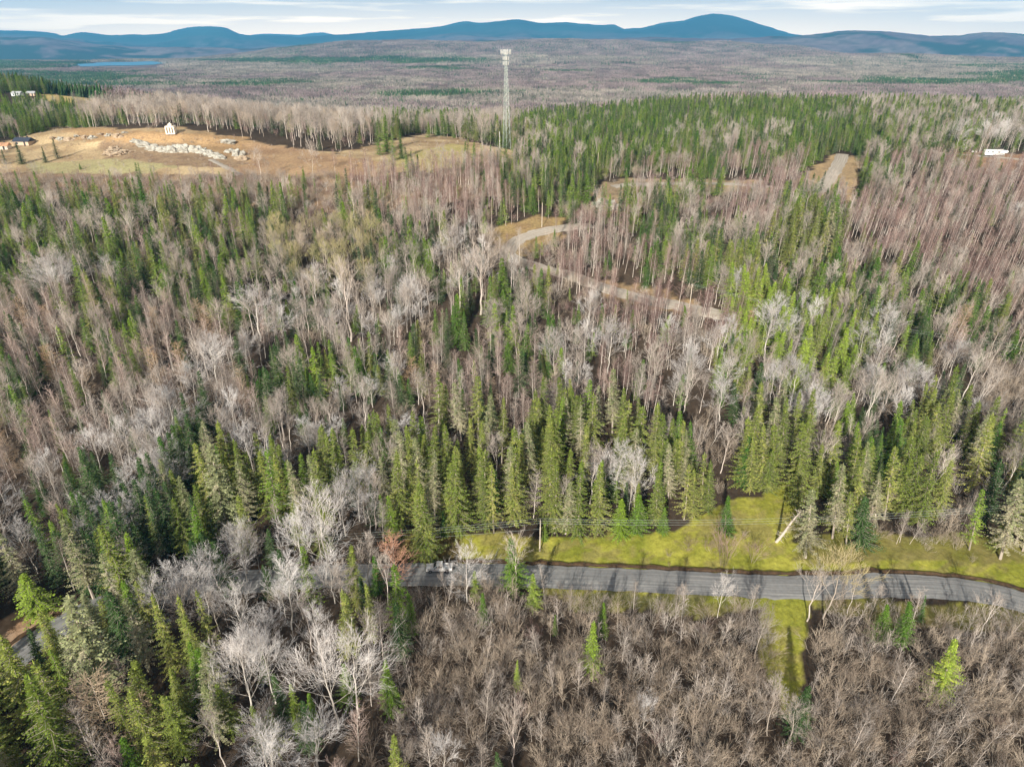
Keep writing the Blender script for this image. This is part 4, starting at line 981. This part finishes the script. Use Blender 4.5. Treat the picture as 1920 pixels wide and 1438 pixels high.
m = MB(); m.add([(-1.26,-.72,1.245),(-1.26,.72,1.245),(-.60,.68,1.845),(-.60,-.68,1.845)], [(0,1,2,3)]); part('windshield', m, glass, tr)
m = MB(); m.add([(.97,-.7,1.3),(.97,.7,1.3),(.835,.65,1.80),(.835,-.65,1.80)], [(0,3,2,1)]); part('rear_window', m, glass, tr)
m = MB(); m.box((1.9,-.91,.86),(1.88,.1,.72)); m.box((1.9,.91,.86),(1.88,.1,.72)); m.box((1.9,0,.60),(1.88,1.72,.1)); part('cargo_bed', m, white, tr)
m = MB(); m.box((2.88,0,.88),(.08,1.9,.66)); part('tailgate', m, white, tr)
m = MB(); m.box((-2.98,0,.55),(.14,1.86,.24)); part('bumper', m, chrome, tr)
m = MB(); m.box((3.0,0,.52),(.14,1.84,.2)); part('bumper', m, chrome, tr)
m = MB(); m.box((-2.915,0,.86),(.04,1.1,.28)); part('grille', m, trim, tr)
for y in (-.76, .76):
    m = MB(); m.box((-2.92, y, .90), (.05, .3, .2)); part('headlight', m, lampm, tr)
    m = MB(); m.box((2.935, y * 1.14, .95), (.04, .13, .34)); part('tail_light', m, redl, tr)
    m = MB(); m.box((-.95, y * 1.38, 1.34), (.14, .2, .18)); part('mirror', m, trim, tr)
wheels(tr, [(-1.95,-.86),(-1.95,.86),(1.75,-.86),(1.75,.86)], .40, .26)

# cell tower
bx0, by0, bz0 = ground(949, 279)
h = 60.0
for _ in range(30):
    q = project(bx0, by0, bz0 + h)[1]; h *= (279 - 91) / (279 - q)
tw = empty('cell_tower', (bx0, by0, bz0)); tag(tw, 'tall lattice cell tower with white antennas at the meadow edge', 'cell tower')
def leg_at(k, z):
    wd = np.interp(z / h, [0, .55, .86, 1], [2.7, 1.5, .8, .7]); a = R(90 + 15) + k * 2 * math.pi / 3
    return Vector((math.cos(a) * wd, math.sin(a) * wd, z))
lv = [0]; 
while lv[-1] < h * .93: lv.append(lv[-1] + 2.0 + 2.6 * (1 - lv[-1] / h))
lv[-1] = h * .955
for k in range(3):
    m = MB(); m.tube([leg_at(k, z) for z in lv], [.105 - .05 * z / h for z in lv], 6); part('leg', m, steel, tw)
m = MB()
for i in range(len(lv) - 1):
    for k in range(3):
        a, b_ = leg_at(k, lv[i]), leg_at((k + 1) % 3, lv[i + 1]); c_, d_ = leg_at((k + 1) % 3, lv[i]), leg_at(k, lv[i + 1])
        m.seg(a, b_, .035, .035, 4); m.seg(c_, d_, .035, .035, 4); m.seg(d_, b_, .035, .035, 4)
part('bracing', m, steel, tw)
m = MB(); m.tube([(.25, .1, z) for z in (0, h * .9)], [.1, .08], 5); part('cable_ladder', m, steel, tw)
antm = new_mat('antenna_grey_white', (.42,.44,.45), .5)
def tier(z, rad, nper, ph, pw):
    m = MB(); cor = [Vector((math.cos(R(30) + k * 2.0944) * rad, math.sin(R(30) + k * 2.0944) * rad, z)) for k in range(3)]
    for dz in (-.45, .45):
        for k in range(3):
            a, b_ = cor[k] + Vector((0,0,dz)), cor[(k + 1) % 3] + Vector((0,0,dz)); m.seg(a, b_, .07, .07, 5); m.seg(a.lerp(b_, .5), (0, 0, z + dz), .06, .06, 5)
    pf = part('antenna_mount', m, steel, tw)
    for k in range(3):
        for j in range(nper):
            p = cor[k].lerp(cor[(k + 1) % 3], (j + .35) / (nper - .3)); a = math.atan2(p.y, p.x)
            m = MB(); m.box((0, 0, 0), (.24, pw, ph), a); m.box((math.cos(a)*-.28, math.sin(a)*-.28, -.1), (.2, pw * .6, ph * .35), a)
            part('antenna_panel', m, antm, pf, p + Vector((math.cos(a) * .25, math.sin(a) * .25, 0)))
tier(h * .965, 3.2, 4, 2.5, .30); tier(h * .905, 1.9, 2, 1.9, .45); tier(h * .858, 1.9, 2, 1.9, .35)
m = MB(); m.seg((0,0,h*.95), (0,0,h*1.005), .05, .02, 5); part('lightning_rod', m, steel, tw)

# poles and wires
def pole(fx, fy_, ty_, label, lean=0, arm=True, r=.16, mat=None, name='utility_pole'):
    x, y, z = ground(fx, fy_); hh = 8.0
    for _ in range(30):
        q = project(x, y, z + hh)[1]; hh *= (fy_ - ty_) / (fy_ - q)
    e = empty(name, (x, y, z - .2)); e.rotation_euler = (0, lean, 0)
    m = MB(); m.tube([(0,0,0),(0,0,hh+.2)], [r, r * .7], 8); m.add([(math.cos(k*.785)*r*.7, math.sin(k*.785)*r*.7, hh+.2) for k in range(8)], [tuple(range(8))]); part('shaft', m, mat or wood, e)
    if arm:
        m = MB(); m.box((0, .14, hh - .5), (.12, .1, 2.0)) if False else m.box((0, .16, hh - .4), (.1, 1.9, .12)); ca_ = part('crossarm', m, wood, e)
        for q in (-.8, 0, .8):
            m = MB(); m.tube([(0, .16 + q, hh - .34), (0, .16 + q, hh - .16)], [.05, .035], 6); part('insulator', m, lampm, ca_)
    tag(e, label, 'utility pole' if name == 'utility_pole' else 'mast'); return Vector((x, y, z)), hh
pv, hv = pole(1012, 1033, 976, 'wooden utility pole standing on the grass verge beside a dwarf fir')
pl_, hl = pole(257, 1036, 1014, 'short leaning utility pole in the dark woods on the left', lean=R(-8))
pm_, hm = pole(1016, 426, 380, 'utility pole beside the gravel bend')
pu, hu = pole(1120, 322, 287, 'pale utility pole at the edge of the evergreen ridge', arm=False)
pole(937, 279, 247, 'slim white mast beside the foot of the cell tower', arm=False, r=.22, mat=white, name='mast')
pr_, hr_ = pole(1292, 583, 533, 'utility pole by the lower gravel road')
def wire(p, q, sag, label, grp):
    m = MB(); n = 26; p = Vector(p); q = Vector(q); pts = [p.lerp(q, k / n) - Vector((0, 0, sag * 4 * (k / n) * (1 - k / n))) for k in range(n + 1)]
    m.tube(pts, [.016] * (n + 1), 4); tag(link('overhead_wire', m.mesh('overhead_wire', [steel])), label, 'wire', grp)
LW = 'wires from the left woods to the verge pole'; RW = 'wires leaving the verge pole to the right'
for q, nm in ((-.8, 'nearest'), (0, 'middle'), (.8, 'farthest')):
    wire(pl_ + Vector((-.6, .16 + q, hl - .15)), pv + Vector((0, .16 + q, hv - .16)), 1.6, f'{nm} of the three wires between leaning pole and verge pole', LW)
    wire(pv + Vector((0, .16 + q, hv - .16)), (pv.x + 100, pv.y + 4 + q, float(H(pv.x + 100, pv.y + 4)) + 8.3), 1.8, f'{nm} of the three wires running right from the verge pole', RW)
wire(pl_ + Vector((0, .1, hl - 2.0)), pv + Vector((0, 0, hv - 2.2)), 1.2, 'low communication wire under the three wires left of the verge pole', LW)
for q, nm in ((-.8, 'lower'), (.8, 'upper')):
    e_ = ground(2050, 722); wire(pr_ + Vector((0, .16 + q, hr_ - .16)), (e_[0], e_[1] + q * 2, e_[2] + 9), 2.5, f'{nm} of two wires crossing the far right woods', 'wires over the far right woods')

# hilltop pavilion
gx0, gy0, gz0 = ground(322, 251); pxm = 1280 / project(gx0, gy0, gz0)[2]; wv_ = 15 / pxm
g = empty('pavilion', (gx0, gy0, gz0 - .1), R(8)); tag(g, 'small cream pavilion with columns and a stepped top on the rocky hill', 'pavilion')
m = MB(); m.box((0,0,.2),(wv_*1.08,wv_*1.08,.5)); part('plinth', m, cream, g)
for k in range(4):
    for j in range(3):
        q = (-.5 + j / 3) * wv_ * .92; hw = wv_ * .46
        x, y = [(q, -hw), (hw, q), (-q, hw), (-hw, -q)][k]
        m = MB(); m.box((x, y, 2.0), (.62,.62,3.1)); part('column', m, cream, g)
m = MB(); m.box((0,0,3.85),(wv_*1.02,wv_*1.02,.6)); part('roof', m, cream, g)
m = MB(); m.box((0,0,1.9),(wv_*.5,wv_*.5,3.2)); part('inner_wall', m, cream, g)
m = MB(); m.box((0,0,4.45),(wv_*.36,wv_*.36,.6)); m.box((0,0,5.0),(wv_*.55,wv_*.55,.45), 0, None, .6); m.box((0,0,5.5),(.5,.5,.6)); part('cupola', m, cream, g)

# camping trailer
x0, y0_, z0 = ground(1864, 294)
t_ = empty('camping_trailer', (x0, y0_, z0 + .2), R(-3)); tag(t_, 'long white camping trailer parked on the track at the ridge', 'trailer')
m = MB(); m.prism([(-6,.75),(-6.2,1.4),(-6.0,3.2),(-5.6,3.45),(3.6,3.45),(3.9,3.1),(6.1,3.0),(6.2,2.2),(4.3,1.7),(4.0,.75)], -1.25, 1.25); part('body', m, white, t_)
for xx in (-4.6, -2.2, 1.2):
    m = MB(); m.box((xx, -1.262, 2.35), (1.1, .02, .6)); part('window', m, glass, t_)
m = MB(); m.box((-.4, -1.265, 1.85), (.75, .03, 2.0)); dr = part('door', m, lampm, t_)
m = MB(); m.box((-.15, -1.30, 1.85), (.06, .04, .16)); part('handle', m, trim, dr)
m = MB(); m.box((3.0,-1.262,1.2),(2.1,.02,.5)); part('storage_hatch', m, trim, t_)
wheels(t_, [(-1.6,-1.1),(-1.6,1.1),(-2.6,-1.1),(-2.6,1.1)], .38, .25)
m = MB(); m.box((5.2, 0, .5), (.12, .12, 2.0)); part('landing_leg', m, steel, t_)
x0, y0_, z0 = ground(1826, 288); t_ = empty('propane_tank', (x0, y0_, z0)); tag(t_, 'small white tank left of the camping trailer', 'tank')
m = MB(); m.tube([(-1.35,0,.95),(-1.2,0,.95),(1.2,0,.95),(1.35,0,.95)], [.25,.55,.55,.25], 10); part('tank', m, white, t_)
for xx in (-.7, .7): m = MB(); m.box((xx,0,.25),(.15,.8,.5)); part('support', m, trim, t_)

# houses
def house(fx, fy_, w_, d_, hw, label, wall, roofc, rz=0, name='house', sink=.2):
    x, y, z = ground(fx, fy_); e = empty(name, (x, y, z - sink), rz); tag(e, label, 'house')
    m = MB(); m.box((0,0,hw/2),(w_,d_,hw)); part('wall', m, wall, e)
    rh = d_ * .32; m = MB(); o = .4
    m.add([(-w_/2-o,-d_/2-o,hw-.05),(w_/2+o,-d_/2-o,hw-.05),(w_/2+o,d_/2+o,hw-.05),(-w_/2-o,d_/2+o,hw-.05),(-w_/2-o,0,hw+rh),(w_/2+o,0,hw+rh)], [(0,1,5,4),(2,3,4,5),(0,4,3),(1,2,5),(3,2,1,0)])
    rf = part('roof', m, roofc, e); m = MB(); m.box((w_*.22, d_*.12, hw+rh*.9),(.7,.7,1.4)); part('chimney', m, trim, rf)
    for k in range(max(2, int(w_ / 3.2))):
        xx = -w_/2 + (k + .5) * w_ / max(2, int(w_ / 3.2)); m = MB()
        if k == 1: m.box((xx,-d_/2-.01,1.05),(1.0,.06,2.1)); part('door', m, trim, e)
        else: m.box((xx,-d_/2-.01,hw*.58),(1.2,.06,1.1)); part('window', m, glass, e)
bl = new_mat('slate_blue_roof', (.04,.05,.075), .8); tan_ = new_mat('tan_siding', (.52,.40,.30), .8); orr = new_mat('orange_tan_roof', (.62,.36,.22), .8); gry = new_mat('grey_roof', (.36,.38,.40), .7)
house(34, 180, 8, 5, 2.2, 'white house with grey roof on the far left hillside', lampm, gry, R(-6))
house(60, 180, 6.5, 5, 2.2, 'tan house right of the white one on the far left hillside', tan_, gry, R(8))
house(47, 272, 9, 6, 2.2, 'low dark blue-roofed house behind the dry slope', tan_, bl, R(-4))
house(5, 280, 7.5, 5, 2.1, 'orange-tan roofed house cut by the left edge', cream, orr, R(10))

# rocks
rockm = noisy_mat('pale_lichen_rock', (.42,.41,.37), (.17,.155,.13), 1.3, lo=.42, hi=.75, detail=8, bump=.8)
rockt = noisy_mat('tan_rock', (.42,.34,.25), (.22,.16,.12), 1.3, lo=.4, hi=.75, detail=8, bump=.8)
def rock(fx, fy_, wx, wy, wz, label, seed, mat=None, grp='rocks of the hilltop outcrop', tilt=0, name='rock'):
    x, y, z = ground(fx, fy_); bm = bmesh.new(); bmesh.ops.create_icosphere(bm, subdivisions=4, radius=1)
    sd_ = Vector((seed * 3.1, seed * 1.7, seed))
    for v in bm.verts:
        n0 = v.co.normalized(); q = mnoise.cell(n0 * 2.6 + sd_) * .16 + mnoise.noise(n0 * 1.6 + sd_) * .42 + mnoise.noise(n0 * 5 + sd_) * .16
        if abs(v.co.x) > .1: q += .10 * math.sin(v.co.x * 9 + seed)
        v.co = n0 * (1 + q)
    me = bpy.data.meshes.new(name); bm.to_mesh(me); bm.free(); me.materials.append(mat or rockm)
    o = link(name, me, None, (x, y, z + wz * .02)); o.scale = (wx / 2, wy / 2, wz / 2 * 1.1); o.rotation_euler = (R(-12), tilt, random.uniform(-.3, .3)); tag(o, label, 'rock', grp)
import bmesh
main = [(262,268,6,5,3.5),(278,275,7,5,5),(294,281,6,5,5.5),(308,284,5,5,6),(322,285,5.5,5,7),(335,284,6,5,8),(349,284,6,6,8),(362,284,6,5,8),(375,286,6,5,7),(388,289,6,5,6),(401,293,6,5,5),(413,297,5,4,4)]
ordn = ['leftmost','second from left','third from left','fourth from left','fifth from left','sixth from left','seventh from left','eighth from left','ninth from left','tenth from left','second from right','rightmost']
for i, (a, b_, wx, wy, wz) in enumerate(main): rock(a, b_, wx * 1.5, wy, wz * .62, f'pale grey slab, {ordn[i]} of the cliff below the pavilion', i + 1, tilt=R(8))
rock(447, 292, 6, 5, 5, 'grey slab standing alone right of the cliff', 31); rock(432, 286, 6, 4, 2.5, 'low grey slab between cliff and lone slab', 32); rock(428, 268, 9, 6, 2.4, 'flat grey rock above the lone slab', 33)
rock(455, 300, 7, 5, 3, 'brownish rock right of the lone slab', 34, rockt)
for i, (a, b_) in enumerate([(208,289),(222,291),(234,287),(214,281)]): rock(a, b_, 7, 6, 2.6, f'tan flat rock {["left","lowest","right","top"][i]} of the patch left of the cliff', 40 + i, rockt)
for i, a in enumerate(range(100, 250, 15)):
    rock(a, 262 - (a - 72) * .075 + (i % 3) * 3, 3.4 + i % 3 * 1.3, 4, 1.3 + (i * 7 % 3) * .6, 'small pale rock in the scattered line left of the pavilion', 60 + i, rockm if i % 2 else rockt, 'scattered rocks left of the pavilion')
for i, (a, b_) in enumerate([(1118,388),(1130,380),(1145,384),(1156,392),(1136,394)]): rock(a, b_, 5, 5, 3.4, 'grey boulder heaped beside the gravel lane', 90 + i, None, 'boulder heap beside the gravel lane')

# dead leaning trunk on the verge
x, y, z = ground(1455, 1016); hh = 8
e = empty('dead_tree', (x, y, z - .2)); e.rotation_euler = (R(18), R(9), 0); tag(e, 'dead leaning white trunk with broken stubs on the verge', 'dead tree')
T_, K_ = MB(), MB(); T_.tube([(0,0,0),(.1,0,4),(0,.1,8),(.1,0,12.5)], [.34,.28,.2,.08], 7)
rn = random.Random(5)
for k in range(46):
    a = rn.random() * 6.28; zz = rn.uniform(1, 12); K_.seg((0,0,zz), (math.cos(a) * 1.3, math.sin(a) * 1.3, zz + rn.uniform(-.5,.2)), .04, .015, 3)
part('trunk', T_, M['bark_white'], e); part('stubs', K_, M['bark_white'], e)

# air between here and the mountains
zmin = float(co[:, 2].min()) - 1
mb = MB(); mb.box((0, 13820, (zmin + 1250) / 2), (66000, 28500, 1250 - zmin)); hm_ = bpy.data.materials.new('haze_air'); hm_.use_nodes = True; t = hm_.node_tree
t.nodes.remove(t.nodes['Principled BSDF']); pv_ = t.nodes.new('ShaderNodeVolumePrincipled'); pv_.inputs['Color'].default_value = (.13, .52, 1, 1); pv_.inputs['Density'].default_value = 6.0e-5
t.links.new(pv_.outputs[0], t.nodes['Material Output'].inputs['Volume'])
tag(link('haze', mb.mesh('haze', [hm_])), 'thin blue air over the whole land', None, None, 'stuff')
